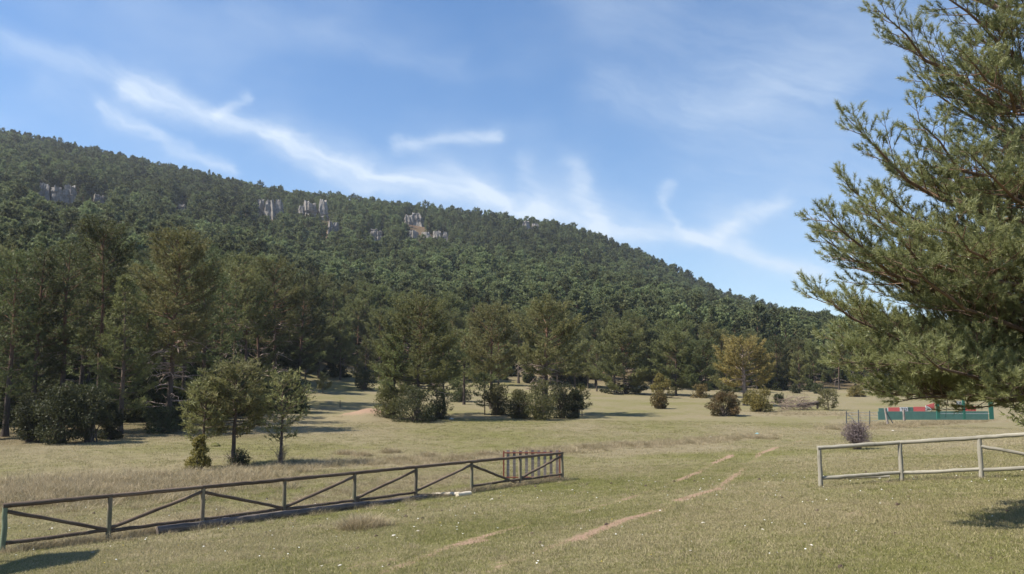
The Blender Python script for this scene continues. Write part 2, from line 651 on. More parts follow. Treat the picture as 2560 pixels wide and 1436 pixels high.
M['wood_log'] = wood_mat('wood_log', (0.10, 0.083, 0.072), (0.19, 0.16, 0.14))
M['wood_pale'] = wood_mat('wood_pale', (0.50, 0.44, 0.34), (0.66, 0.60, 0.48))
M['wood_slat'] = wood_mat('wood_slat', (0.20, 0.172, 0.155), (0.32, 0.28, 0.25))
M['rust'] = plain_mat('rust', (0.26, 0.075, 0.045), 0.75, 0.0, 0.35, 9)


def rock_mat():
    m, g = new_mat('limestone')
    pos = g.n('ShaderNodeNewGeometry').outputs['Position']
    n = g.noise(g.v('MULTIPLY', pos, (1, 1, 1.6)), 0.35, 6.0, 0.65)
    n2 = g.noise(g.v('MULTIPLY', pos, (1, 1, 0.25)), 0.9, 5.0, 0.6)
    c = g.ramp(n, [(0.3, (0.13, 0.12, 0.11)), (0.5, (0.25, 0.23, 0.205)), (0.72, (0.38, 0.345, 0.30))])
    c = g.mix(g.m('MULTIPLY', g.smooth(n2, 0.5, 0.75), 0.5), c, (0.16, 0.15, 0.15, 1))
    b = g.n('ShaderNodeBsdfPrincipled', i_Base_Color=c, i_Roughness=0.95)
    bp = g.n('ShaderNodeBump', i_Strength=1.0, i_Distance=0.8, i_Height=n2)
    g.put(b.inputs['Normal'], bp.outputs[0])
    finish(g, b)
    return m


M['rock'] = rock_mat()

GREEN_A, GREEN_B = (0.110, 0.114, 0.033), (0.182, 0.172, 0.054)
DRY_A, DRY_B = (0.166, 0.140, 0.082), (0.288, 0.242, 0.150)


def ground_mat():
    m, g = new_mat('turf')
    pos = g.n('ShaderNodeNewGeometry').outputs['Position']
    dry = g.attr('dry')
    soil = g.attr('soil')
    forest = g.attr('forest')
    heath = g.attr('heath')
    n1 = g.noise(pos, 1.1, 6.0, 0.62)
    n2 = g.noise(pos, 9.0, 5.0, 0.65)
    n3 = g.noise(pos, 45.0, 4.0, 0.7)
    d = g.m('ADD', dry, g.m('ADD', g.m('MULTIPLY', g.m('SUBTRACT', n1, 0.5), 0.7), g.m('MULTIPLY', g.m('SUBTRACT', n2, 0.5), 0.7)), clamp=True)
    ga = g.mix(n3, GREEN_A + (1,), GREEN_B + (1,))
    da = g.mix(n3, DRY_A + (1,), DRY_B + (1,))
    c = g.mix(g.smooth(d, 0.15, 0.85), ga, da)
    sc = g.mix(n2, (0.22, 0.135, 0.09, 1), (0.40, 0.285, 0.205, 1))
    sf = g.smooth(g.m('ADD', soil, g.m('MULTIPLY', g.m('SUBTRACT', n2, 0.5), 0.9)), 0.42, 0.75)
    c = g.mix(sf, c, sc)
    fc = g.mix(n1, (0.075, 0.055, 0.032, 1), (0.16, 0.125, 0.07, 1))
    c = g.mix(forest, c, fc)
    c = g.mix(heath, c, g.mix(n1, (0.11, 0.07, 0.042, 1), (0.19, 0.12, 0.075, 1)))
    b = g.n('ShaderNodeBsdfPrincipled', i_Base_Color=c, i_Roughness=0.95)
    b.inputs['Specular IOR Level'].default_value = 0.1
    h = g.m('ADD', g.m('MULTIPLY', n2, 0.7), g.m('MULTIPLY', n3, 0.4))
    bp = g.n('ShaderNodeBump', i_Strength=0.9, i_Distance=0.06, i_Height=h)
    g.put(b.inputs['Normal'], bp.outputs[0])
    finish(g, b)
    return m


M['turf'] = ground_mat()


def grass_mat(name, ga, gb, da, db):
    m, g = new_mat(name)
    tone = g.attr('tone', 'INSTANCER')
    t = g.attr('tint')
    c = g.mix(tone, g.mix(t, ga + (1,), gb + (1,)), g.mix(t, da + (1,), db + (1,)))
    b = g.n('ShaderNodeBsdfPrincipled', i_Base_Color=c, i_Roughness=0.7)
    b.inputs['Specular IOR Level'].default_value = 0.2
    tr = g.n('ShaderNodeBsdfTranslucent', i_Color=c)
    finish(g, g.n('ShaderNodeMixShader', i_0=0.3, i_1=b.outputs[0], i_2=tr.outputs[0]))
    return m


M['grass'] = grass_mat('grass', (0.146, 0.158, 0.048), (0.262, 0.258, 0.082), (0.285, 0.242, 0.138), (0.49, 0.415, 0.260))
M['straw'] = grass_mat('straw', (0.18, 0.16, 0.08), (0.29, 0.25, 0.135), (0.31, 0.25, 0.155), (0.58, 0.48, 0.325))

# ------------------------------------------------------------------ ground sheet
def polyline_dist(x, y, pts):
    best = np.full(np.shape(x), 1e9)
    for (a, b) in zip(pts[:-1], pts[1:]):
        ax, ay = a[0], a[1]
        bx, by = b[0] - a[0], b[1] - a[1]
        h = np.clip(((x - ax) * bx + (y - ay) * by) / (bx * bx + by * by + 1e-9), 0, 1)
        best = np.minimum(best, np.hypot(x - ax - bx * h, y - ay - by * h))
    return best


RUTS = [[(960, 1432), (1150, 1358), (1400, 1290), (1560, 1250), (1700, 1200), (1800, 1150), (1850, 1126), (1915, 1112), (1960, 1095)],
        [(1200, 1436), (1420, 1352), (1540, 1308), (1650, 1275), (1790, 1222), (1860, 1172), (1900, 1135), (1950, 1118), (2010, 1098)]]
RUTS = [[hit(*p) for p in r] for r in RUTS]
RUTW = [[hit(*p) for p in [(1440, 1352), (1560, 1300), (1650, 1278)]], [hit(*p) for p in [(1690, 1252), (1800, 1222)]], [hit(*p) for p in [(1700, 1200), (1750, 1180)]],
        [hit(*p) for p in [(1785, 1158), (1830, 1140)]], [hit(*p) for p in [(1893, 1136), (1945, 1118)]], [hit(*p) for p in [(1150, 1362), (1210, 1352)]]]
DRYBANDS = [([hit(*p) for p in [(-200, 1245), (120, 1232), (330, 1222), (520, 1205)]], 2.6, .75),
            ([hit(*p) for p in [(520, 1205), (760, 1165), (900, 1158), (1150, 1150), (1450, 1122), (1700, 1108), (1900, 1090)]], 1.6, .4),
            ([hit(*p) for p in [(400, 1310), (700, 1268), (900, 1235), (1120, 1195)]], 2.2, .35),
            ([hit(*p) for p in [(1500, 1140), (1640, 1128), (1800, 1118)]], 1.3, .35),
            ([hit(*p) for p in [(1930, 1035), (2050, 1034), (2160, 1036)]], 3.0, .6),
            ([hit(*p) for p in [(2180, 1070), (2300, 1060), (2450, 1050)]], 1.6, .5)]


def dry_field(x, y):
    r = np.hypot(x, y)
    d = 0.46 + 0.75 * (fbm(x, y, 6.0, 4, 11) - 0.5) + 0.5 * (fbm(x, y, 30.0, 3, 12) - 0.5) + 0.20 * sstep(r, 22, 50)
    d = d - 0.10 * sstep(r, 20, 8)
    for pts, w, a in DRYBANDS:
        q = polyline_dist(x, y, pts) / w
        d = d + a * np.exp(-q * q)
    # greener verge beside the track
    q = polyline_dist(x, y, RUTS[0]) / 3.0
    d = d - 0.16 * np.exp(-q * q)
    return np.clip(d, 0, 1)


def soil_field(x, y):
    s = np.zeros(np.shape(x))
    for r_ in RUTS:
        q = polyline_dist(x, y, r_) / 0.26
        s = np.maximum(s, np.exp(-q * q) * (0.30 + 0.62 * fbm(x, y, 2.6, 3, 21)))
    for r_ in RUTW:
        q = polyline_dist(x, y, r_) / 0.21
        s = np.maximum(s, 0.98 * np.exp(-q * q))
    s = np.maximum(s, (0.75 + 0.7 * fbm(x, y, .8, 3, 29)) * np.exp(-((x - BANK[0]) / 2.8) ** 2 - ((y - BANK[1]) / 2.0) ** 2))
    s = np.maximum(s, 0.5 * sstep(fbm(x, y, 1.1, 3, 23), 0.66, 0.78) * sstep(np.hypot(x, y), 45, 15))
    return s


CRAGS = [  # px0, py0, px1, py1 of the bare rock, columns as (px centre, py top, py bottom, px width)
    ('pale limestone crag of two broad pillars under the ridge pines', [(653, 503, 538, 16), (676, 505, 545, 26), (699, 504, 536, 16)]),
    ('tallest grey limestone crag with a rounded pillar and a broad block', [(754, 518, 540, 16), (778, 512, 546, 30), (808, 504, 544, 22), (768, 506, 520, 16)]),
    ('narrow whitish rock spur below the tallest crag', [(826, 556, 570, 12), (841, 558, 584, 13)]),
    ('dark limestone ledge tucked just under the skyline pines', [(1022, 541, 556, 20), (1042, 536, 556, 26), (1054, 552, 562, 14)]),
    ('broken pale rock band below a russet heath slope', [(1033, 578, 600, 18), (1066, 582, 595, 22), (1094, 580, 598, 24), (1114, 582, 600, 12)]),
    ('small pale boulder outcrop alone among the hillside pines', [(936, 576, 592, 18), (948, 580, 600, 14)]),
    ('shaded blue-grey rock face high on the hill', [(113, 464, 490, 26), (140, 470, 500, 22), (176, 468, 492, 26), (160, 480, 505, 22)]),
    ('short white rock tooth on the upper hillside', [(242, 488, 508, 14), (254, 492, 510, 12)]),
    ('thin stony ledge at the crest of the ridge', [(1316, 556, 566, 20), (1338, 560, 572, 16)]),
    ('little grey stone outcrop on the upper wooded slope', [(458, 514, 526, 20)]),
]


def crag_pos():
    out = []
    for lab, cols in CRAGS:
        px = np.mean([c[0] for c in cols])
        pb = max(c[2] for c in cols)
        th = math.atan2(*ray_np(px, pb)[:2])
        # distance on the hillside
        P = hit(px, pb + 2)
        if P is None:
            d = ray_np(px, pb)
            d = d / math.hypot(d[0], d[1])
            R = float(interp(RIDGE_R, th)) * 0.97
            P = np.array([d[0] * R, d[1] * R, float(ground(d[0] * R, d[1] * R))])
        out.append(P)
    return out


CRAG_P = crag_pos()


def make_ground():
    rr = [0.0]
    r = 1.2
    while r < 60:
        rr.append(r)
        r *= 1.014
    while r < 2200:
        rr.append(r)
        r *= 1.032
    rr = np.array(rr[1:])
    th = np.concatenate([np.arange(-180, -46, 3.0), np.arange(-46, 46, 0.22), np.arange(46, 180, 3.0)])
    th = np.radians(th)
    T, R = np.meshgrid(th, rr)
    X = R * np.sin(T)
    Y = R * np.cos(T)
    Z = ground(X, Y)
    nT = len(th)
    nR = len(rr)
    V = np.stack([X, Y, Z], -1).reshape(-1, 3)
    i = np.arange(nR - 1)[:, None] * nT
    j = np.arange(nT)[None]
    k = (j + 1) % nT
    Q = np.stack([i + j, i + k, i + k + nT, i + j + nT], -1).reshape(-1, 4)[:, ::-1]
    V = np.vstack([V, [[0, 0, float(ground(0.0, 0.0))]]])
    c = len(V) - 1
    tri = np.stack([np.arange(nT), (np.arange(nT) + 1) % nT, np.full(nT, c)], -1)
    x, y = V[:, 0], V[:, 1]
    rad = np.hypot(x, y)
    tha = np.arctan2(x, y)
    r0 = interp(EDGE, tha)
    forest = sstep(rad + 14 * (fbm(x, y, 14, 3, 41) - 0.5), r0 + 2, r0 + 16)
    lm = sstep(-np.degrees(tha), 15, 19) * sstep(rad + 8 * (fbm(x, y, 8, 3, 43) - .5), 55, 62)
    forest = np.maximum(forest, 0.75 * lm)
    heath = np.zeros(len(V))
    for P in CRAG_P:
        q = np.hypot(x - P[0], (y - P[1]) * 0.6)
        heath = np.maximum(heath, 0.8 * np.exp(-(q / 18) ** 2))
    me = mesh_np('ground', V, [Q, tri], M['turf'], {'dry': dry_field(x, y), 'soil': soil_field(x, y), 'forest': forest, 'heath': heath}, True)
    return add_obj('ground', me, kind='structure', label='dry olive meadow rising into a wooded hillside', cat='ground')


make_ground()

# ------------------------------------------------------------------ pines
def fan(C, A, k, length, width, rng, axis=0.55, spread=0.75, up=0.25, tint=None, tvar=0.22, face=None, fj=0.6):
    """needle tufts: k narrow triangles from every centre"""
    n = len(C)
    D = A[:, None] * axis + rng.normal(size=(n, k, 3)) * spread * 0.6 + np.array([0, 0, up])
    D /= np.linalg.norm(D, axis=2)[..., None] + 1e-9
    Nn = rng.normal(size=(n, k, 3)) if face is None else face[:, None] + rng.normal(size=(n, k, 3)) * fj
    Sd = np.cross(D, Nn)
    Sd /= np.linalg.norm(Sd, axis=2)[..., None] + 1e-9
    ln = length * rng.uniform(0.7, 1.25, (n, k, 1))
    C3 = C[:, None] + rng.normal(size=(n, k, 3)) * length * 0.22
    w = width * 0.5
    V = np.stack([C3 - Sd * w, C3 + Sd * w, C3 + D * ln], 2).reshape(-1, 3)
    base = rng.uniform(0, 1, n) * tvar * 2 + 0.5 - tvar if tint is None else tint + rng.normal(size=n) * tvar * 0.5
    t = np.repeat(np.clip(base, 0, 1), k * 3)
    return V, t


PROF = {
    'dome': lambda t: np.sqrt(np.clip(1 - t ** 2.4, 0, 1)) * (0.62 + 0.38 * min(1, t * 3.0)),
    'cone': lambda t: (1 - t) ** 0.75 * (0.8 + 0.2 * min(1, t * 5)),
    'oval': lambda t: math.sin(math.pi * min(0.97, 0.14 + 0.86 * t)) ** 0.65,
    'umbrella': lambda t: (0.45 + 0.75 * t) * math.sqrt(max(0.0, 1 - t ** 5)),
    'tier': lambda t: (math.sqrt(max(0, 1 - t ** 2.0))) * (0.72 + 0.35 * abs(math.sin(t * 11.0))),
}


def make_pine(rng, H, W, crown=0.3, prof='dome', n_br=70, k=6, tl=0.22, tw=0.055, r_base=None, dead=0, dens=1.0, lift=0.2, lean=0.0, twig=1.0, whorl=False, fj=0.75, up=0.25):
    """returns (trunk MB, foliage V, tint). W = crown half width"""
    wood = MB()
    r_base = r_base or 0.012 * H + 0.05
    nz = 12
    zz = np.linspace(-0.3, H * 0.985, nz)
    bend = np.cumsum(rng.normal(size=(nz, 2)) * 0.012 * H, axis=0) * np.linspace(0, 1, nz)[:, None] * 0.5
    bend[:, 0] += lean * zz
    pts = np.column_stack([bend, zz])
    tt = np.clip(zz / H, 0, 1)
    rad = r_base * (1 - tt) ** 0.85 + 0.012
    rad[0] *= 1.5
    wood.tube(pts, rad, 8, tint=0.3)

    def trunk_at(z):
        return np.array([np.interp(z, zz, pts[:, 0]), np.interp(z, zz, pts[:, 1]), z]), float(np.interp(z, zz, rad))
    CC, AA, TT = [], [], []
    fprof = PROF[prof]
    az = rng.uniform(0, 6.28)
    n_br = int(n_br * 0.74)
    for i in range(n_br):
        u = (i + rng.uniform(0.1, 0.9)) / n_br
        if whorl:
            u = (math.floor(u * 9) + rng.uniform(0.25, 0.5)) / 9
        z = H * (crown + (0.985 - crown) * u ** 0.92)
        az += 2.39996 + rng.normal() * 0.5
        L = W * fprof(u) * rng.uniform(0.68, 1.18) + 0.12
        b, rb = trunk_at(z)
        elev = lift + 0.75 * u ** 1.6 + rng.normal() * 0.13
        d = np.array([math.cos(az), math.sin(az), 0.0])
        s = np.linspace(0, 1, 6)
        sag = -0.20 * (1 - u)
        P = b + d * (L * s)[:, None] * math.cos(elev * 0.7)
        P[:, 2] += L * (math.sin(elev) * s + sag * 4 * s * (1 - s) * 0.6 + 0.16 * s ** 3)
        side0 = np.cross(d, [0, 0, 1.0])
        P += side0 * (np.sin(s * 3 + rng.uniform(0, 6)) * s * 0.07 * L)[:, None]
        rr = (0.010 + 0.011 * L) * (1 - 0.8 * s)
        wood.tube(P, rr, 4, cap=False, tint=0.6)
        tint_b = rng.uniform(0.2, 0.8)
        ntw = max(3, int(L * 4.9 * twig))
        for q in range(ntw):
            sq = 0.38 + 0.62 * (q + rng.uniform(0, 1)) / ntw
            p0 = np.array([np.interp(sq, s, P[:, c]) for c in range(3)])
            lt = (0.30 * L * (1.15 - 0.7 * sq) + 0.18) * rng.uniform(0.7, 1.2)
            sgn = 1 if q % 2 else -1
            ang = rng.uniform(0.5, 1.15)
            td = d * math.cos(ang) + side0 * sgn * math.sin(ang) + np.array([0, 0, rng.uniform(0.0, 0.42)])
            td /= np.linalg.norm(td)
            p1 = p0 + td * lt
            p1[2] += 0.10 * lt
            wood.tube(np.array([p0, p1]), [0.010 + 0.004 * lt, 0.005], 3, cap=False, tint=0.6)
            m = max(2, int(lt / 0.17 * dens))
            f = np.linspace(0.28, 1.02, m)
            CC.append(p0 + (p1 - p0) * f[:, None] + rng.normal(size=(m, 3)) * 0.05)
            AA.append(np.repeat(td[None], m, 0))
            TT.append(np.full(m, np.clip(tint_b + rng.normal() * 0.12, 0, 1)))
        m = max(2, int(L * 0.4 / 0.16 * dens))
        f = np.linspace(0.65, 1.03, m)
        CC.append(np.stack([np.interp(f, s, P[:, c]) for c in range(3)], -1))
        AA.append(np.repeat((d + np.array([0, 0, .3]))[None], m, 0))
        TT.append(np.full(m, tint_b))
    # leader
    m = max(3, int(0.10 * H / 0.12))
    f = np.linspace(0.90, 1.0, m)
    lead = np.stack([np.interp(f * H, zz, pts[:, c]) for c in range(3)], -1)
    CC.append(lead)
    AA.append(np.repeat(np.array([[0, 0, 1.0]]), m, 0))
    TT.append(np.full(m, .6))
    C = np.vstack(CC)
    A = np.vstack(AA)
    T = np.concatenate(TT)
    cz = H * (crown + 0.35 * (1 - crown))
    Fc = C - np.array([0, 0, cz])
    Fc[:, 2] *= W / (0.5 * H * (1 - crown))
    Fc /= np.linalg.norm(Fc, axis=1)[:, None] + 1e-6
    Fc = Fc + np.array([0, 0, 0.45])
    V, t = fan(C, A, k, tl, tw, rng, tint=T, face=Fc, fj=fj, up=up)
    dw = None
    if dead:
        dw = MB()
        for i in range(dead):
            z = H * rng.uniform(0.12, crown + 0.18)
            b, rb = trunk_at(z)
            a = rng.uniform(0, 6.28)
            d = np.array([math.cos(a), math.sin(a), 0])
            L = W * rng.uniform(0.35, 0.85)
            s = np.linspace(0, 1, 6)
            P = b + d * (L * s)[:, None]
            P[:, 2] += L * (rng.uniform(-0.05, 0.35) * s - 0.45 * s * s * rng.uniform(0.2, 1.0))
            P += rng.normal(size=P.shape) * 0.03 * L * s[:, None]
            dw.tube(P, (0.024 + 0.014 * L) * (1 - 0.75 * s), 4, cap=False)
            for q in range(int(L * 3.0)):
                sq = rng.uniform(0.3, 1)
                p0 = np.array([np.interp(sq, s, P[:, c]) for c in range(3)])
                td = d * 0.7 + rng.normal(size=3) * 0.5
                dw.tube(np.array([p0, p0 + td * L * 0.28]), [0.018, 0.007], 3, cap=False)
    return wood, V, t, dw


def pine_meshes(name, seed, H, W, leaf='needle', bark='bark', **kw):
    rng = np.random.default_rng(seed)
    wood, V, t, dw = make_pine(rng, H, W, **kw)
    tr = wood.mesh(name + '_trunk', M[bark], True)
    cr = mesh_np(name + '_crown', V, [np.arange(len(V)).reshape(-1, 3)], M[leaf], {'tint': t})
    dd = dw.mesh(name + '_dead', M['deadwood'], True) if dw else None
    return tr, cr, dd


def put_tree(name, meshes, loc, label, group=None, rz=0.0, scale=1.0, cat='tree'):
    tr, cr, dd = meshes
    e = thing(name, label, cat, loc, group, rz)
    e.scale = (scale, scale, scale) if np.isscalar(scale) else tuple(scale)
    a = add_obj('trunk', tr, e)
    b = add_obj('crown', cr, e, kind='stuff')
    if dd:
        add_obj('dead_branches', dd, e, kind='stuff')
    return e


ALLTREES = []      # (x, y, r) of everything placed by hand, so that the scattered forest keeps clear


def hero_pine(px, pb, pt, w, seed, label, name='pine_tree', group=None, r=None, **kw):
    """a pine whose foot is at photo pixel (px, pb) on the ground and whose tip reaches row pt; w = crown width in photo px"""
    if r is None:
        P = hit(px, pb)
    else:
        d = ray_np(px, pb)
        d = d / math.hypot(d[0], d[1])
        P = np.array([d[0] * r, d[1] * r, 0])
        P[2] = float(ground(P[0], P[1]))
    H = float(height_to(P, pt))
    dep = float(project(P)[2])
    W = 0.5 * w * dep / F
    sz = 0.16 + 0.0011 * dep
    kw.setdefault('tl', sz)
    kw.setdefault('tw', sz * 0.27)
    ms = pine_meshes('pine', seed, H, W, **kw)
    ALLTREES.append((P[0], P[1], max(W, 1.5)))
    return put_tree(name, ms, P - np.array([0, 0, 0.05]), label, group)


def leafy(rng, C, size, flat=0.0):
    """randomly turned small leaf triangles"""
    n = len(C)
    D = rng.normal(size=(n, 3)) + np.array([0, 0, 0.5])
    D /= np.linalg.norm(D, axis=1)[:, None]
    Sd = np.cross(D, rng.normal(size=(n, 3)))
    Sd /= np.linalg.norm(Sd, axis=1)[:, None] + 1e-9
    ln = size * rng.uniform(0.6, 1.4, (n, 1))
    return np.stack([C - Sd * ln * 0.28, C + Sd * ln * 0.28, C + D * ln], 1).reshape(-1, 3)


def make_shrub(rng, rx, ry, h, n=5000, size=0.10, shape='round', lumps=34):
    """leaf cloud of many lobes over a few stems; returns leaves V, tint, stems MB"""
    st = MB()
    cs, rs, tn = [], [], []
    for i in range(lumps):
        u = rng.uniform(0, 1) ** 0.6
        a = rng.uniform(0, 6.28)
        zf = rng.uniform(0.05, 0.95)
        if shape == 'round':
            prof = math.sqrt(max(0.02, 1 - (max(0, zf - 0.25) / 0.80) ** 2))
        elif shape == 'cone':
            prof = (1 - zf) ** 0.8 + 0.06
        else:
            prof = 0.55 + 0.45 * math.sin(math.pi * min(1, zf + 0.15))
            prof *= (1 - zf ** 4)
        c = np.array([math.cos(a) * rx * u * prof * 0.82, math.sin(a) * ry * u * prof * 0.82, h * zf * 0.93])
        rl = rng.uniform(0.16, 0.30) * min(rx, ry, h * 0.6) * (1.15 if shape == 'round' else 0.75) + 0.05
        cs.append(c)
        rs.append(rl)
        tn.append(rng.uniform(0.1, 0.9))
        p0 = np.array([rng.normal() * 0.1 * rx, rng.normal() * 0.1 * ry, -0.1])
        mid = (p0 + c) * 0.5 + np.array([0, 0, 0.08 * h])
        st.tube(np.array([p0, mid, c]), [0.035 * h ** 0.5, 0.02, 0.008], 4, cap=False)
    cs = np.array(cs)
    rs = np.array(rs)
    tn = np.array(tn)
    k = rng.integers(0, lumps, n)
    D = rng.normal(size=(n, 3))
    D /= np.linalg.norm(D, axis=1)[:, None]
    rad = rs[k] * (0.55 + 0.55 * rng.uniform(0, 1, n) ** 0.5)
    C = cs[k] + D * rad[:, None] * np.array([1.15, 1.15, 0.95])
    C[:, 2] = np.maximum(C[:, 2], 0.02 + 0.06 * rng.uniform(size=n))
    V = leafy(rng, C, size)
    t = np.clip(tn[k] + rng.normal(size=n) * 0.18, 0, 1)
    return V, np.repeat(t, 3), st


def hero_shrub(px, pb, w, hpx, seed, label, mat='juniper', name='shrub', shape='round', n=4500, group=None, r=None, depth=1.0, cat='shrub', size=None):
    if r is None:
        P = hit(px, pb)
    else:
        d = ray_np(px, pb)
        d = d / math.hypot(d[0], d[1])
        P = np.array([d[0] * r, d[1] * r, 0])
        P[2] = float(ground(P[0], P[1]))
    rng = np.random.default_rng(seed)
    dep = float(project(P)[2])
    rx = 0.5 * w * dep / F
    h = hpx * dep / F
    V, t, st = make_shrub(rng, rx, rx * depth, h, n, size or (0.05 + 0.0012 * dep), shape)
    # the shrub's front face stands at the pixel: move its centre back by its own radius
    dd = np.array([P[0], P[1], 0]) / math.hypot(P[0], P[1])
    P = P + dd * rx * depth * 0.6
    P[2] = float(ground(P[0], P[1]))
    e = thing(name, label, cat, P, group)
    add_obj('stems', st.mesh('stems', M['bark_young']), e, kind='stuff')
    add_obj('foliage', mesh_np('foliage', V, [np.arange(len(V)).reshape(-1, 3)], M[mat], {'tint': t}), e, kind='stuff')
    ALLTREES.append((P[0], P[1], rx))
    return e


# --- tall pines of the shaded grove
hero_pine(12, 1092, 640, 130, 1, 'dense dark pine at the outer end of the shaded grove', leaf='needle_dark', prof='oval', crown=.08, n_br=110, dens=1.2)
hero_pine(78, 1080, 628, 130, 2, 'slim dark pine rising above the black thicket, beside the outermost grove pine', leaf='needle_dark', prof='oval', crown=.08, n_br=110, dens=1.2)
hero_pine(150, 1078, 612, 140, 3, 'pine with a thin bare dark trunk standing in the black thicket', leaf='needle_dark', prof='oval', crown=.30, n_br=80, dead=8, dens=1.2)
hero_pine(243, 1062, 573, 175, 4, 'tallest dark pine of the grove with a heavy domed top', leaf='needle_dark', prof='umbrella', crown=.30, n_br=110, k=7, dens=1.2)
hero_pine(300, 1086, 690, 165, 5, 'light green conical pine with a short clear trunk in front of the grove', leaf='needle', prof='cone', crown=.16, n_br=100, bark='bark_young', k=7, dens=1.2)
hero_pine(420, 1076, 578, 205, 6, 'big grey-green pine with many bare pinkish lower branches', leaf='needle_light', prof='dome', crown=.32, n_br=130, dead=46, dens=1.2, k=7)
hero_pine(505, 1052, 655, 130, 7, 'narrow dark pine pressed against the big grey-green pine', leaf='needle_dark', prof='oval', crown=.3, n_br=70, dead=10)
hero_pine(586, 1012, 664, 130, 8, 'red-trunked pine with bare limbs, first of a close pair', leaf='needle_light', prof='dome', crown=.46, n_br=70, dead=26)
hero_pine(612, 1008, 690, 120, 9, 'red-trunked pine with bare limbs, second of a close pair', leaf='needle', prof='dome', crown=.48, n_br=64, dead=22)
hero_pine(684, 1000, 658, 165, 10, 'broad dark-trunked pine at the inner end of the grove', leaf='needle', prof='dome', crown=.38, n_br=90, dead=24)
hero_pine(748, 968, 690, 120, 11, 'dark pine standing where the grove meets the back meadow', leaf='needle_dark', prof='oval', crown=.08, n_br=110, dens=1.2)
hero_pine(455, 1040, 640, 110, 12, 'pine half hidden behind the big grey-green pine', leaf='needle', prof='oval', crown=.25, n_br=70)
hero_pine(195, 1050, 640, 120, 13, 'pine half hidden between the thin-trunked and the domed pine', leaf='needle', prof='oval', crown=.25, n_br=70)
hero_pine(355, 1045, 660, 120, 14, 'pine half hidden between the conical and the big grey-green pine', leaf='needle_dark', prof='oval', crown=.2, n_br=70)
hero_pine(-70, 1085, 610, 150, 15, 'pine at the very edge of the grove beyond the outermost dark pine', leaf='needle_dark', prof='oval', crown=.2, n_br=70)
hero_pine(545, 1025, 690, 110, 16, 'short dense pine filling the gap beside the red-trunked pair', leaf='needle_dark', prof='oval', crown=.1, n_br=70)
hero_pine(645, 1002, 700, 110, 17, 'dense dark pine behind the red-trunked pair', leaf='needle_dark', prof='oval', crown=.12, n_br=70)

# --- black thicket and shrubs under the grove
for i, (px, pb, w, hp) in enumerate([(75, 1108, 100, 130), (150, 1112, 130, 160), (222, 1110, 120, 150), (272, 1100, 60, 110)]):
    hero_shrub(px, pb, w, hp, 40 + i, ['blackish juniper thicket clump with low tangled outer edge', 'tallest blackish juniper clump of the thicket', 'wide blackish juniper clump in the middle of the thicket', 'slim juniper clump with greener edge, beside the conical pine'][i],
               'juniper_dark', 'juniper_thicket', n=6500, size=.13)
hero_shrub(-20, 1100, 60, 110, 45, 'small dark shrub at the foot of the outermost grove pine', 'juniper_dark', n=2500)
hero_shrub(398, 1086, 95, 75, 46, 'low dark shrub at the foot of the big grey-green pine', 'juniper_dark', n=4000)
hero_shrub(450, 1076, 60, 70, 47, 'rounded dark shrub between the big pine and the young trio', 'juniper_dark', n=3000)
hero_shrub(560, 1030, 110, 60, 48, 'dark undergrowth shrub under the red-trunked pair', 'juniper_dark', n=3000)
hero_shrub(690, 1003, 110, 50, 49, 'dark undergrowth shrub under the broad dark-trunked pine', 'juniper_dark', n=3000)

# --- young trio in the open meadow
hero_pine(507, 1168, 962, 112, 21, 'young pine growing out of a golden juniper cone', leaf='needle_light', bark='bark_young', prof='oval', crown=.34, n_br=46, k=7, dens=1.2, r_base=.07, twig=1.5)
hero_pine(583, 1162, 922, 155, 22, 'tallest of the three young meadow pines, with a bushy wide crown', leaf='needle_light', bark='bark_young', prof='oval', crown=.30, n_br=64, k=7, dens=1.2, r_base=.11, twig=1.5)
hero_pine(701, 1162, 945, 120, 23, 'thin young pine with sparse crown and bare stems at its foot', leaf='needle_light', bark='bark_young', prof='oval', crown=.26, n_br=42, k=6, r_base=.075, dens=.9, twig=1.2)
hero_shrub(497, 1178, 74, 92, 50, 'golden-green juniper cone at the foot of a young pine', 'juniper_gold', 'juniper_bush', 'cone', n=5000, size=.085)
hero_shrub(600, 1168, 60, 40, 51, 'small dark dying shrub around the foot of the tallest young pine', 'juniper_dark', n=1500, size=.07)

# --- back meadow by the grove
hero_pine(672, 962, 868, 60, 30, 'small pine in the shade behind the broad grove pine', leaf='needle', prof='oval', crown=.1, n_br=40)
hero_pine(763, 950, 852, 82, 31, 'small round-headed pine in the back meadow', leaf='needle', prof='oval', crown=.25, n_br=54)
hero_pine(796, 946, 790, 92, 32, 'mid-sized pine behind the small round-headed one', leaf='needle', prof='oval', crown=.25, n_br=64)
hero_pine(807, 984, 934, 40, 33, 'knee-high pine sapling alone in the back meadow', 'pine_sapling', leaf='needle_light', bark='bark_young', prof='cone', crown=.15, n_br=24, r_base=.04, k=7, twig=1.6)
hero_pine(912, 974, 850, 84, 34, 'conical pine rising out of a dark juniper skirt', leaf='needle', prof='cone', crown=.18, n_br=64)
hero_shrub(912, 977, 62, 52, 52, 'dark juniper skirt at the foot of a conical pine', 'juniper_dark', 'juniper_bush', n=3000)

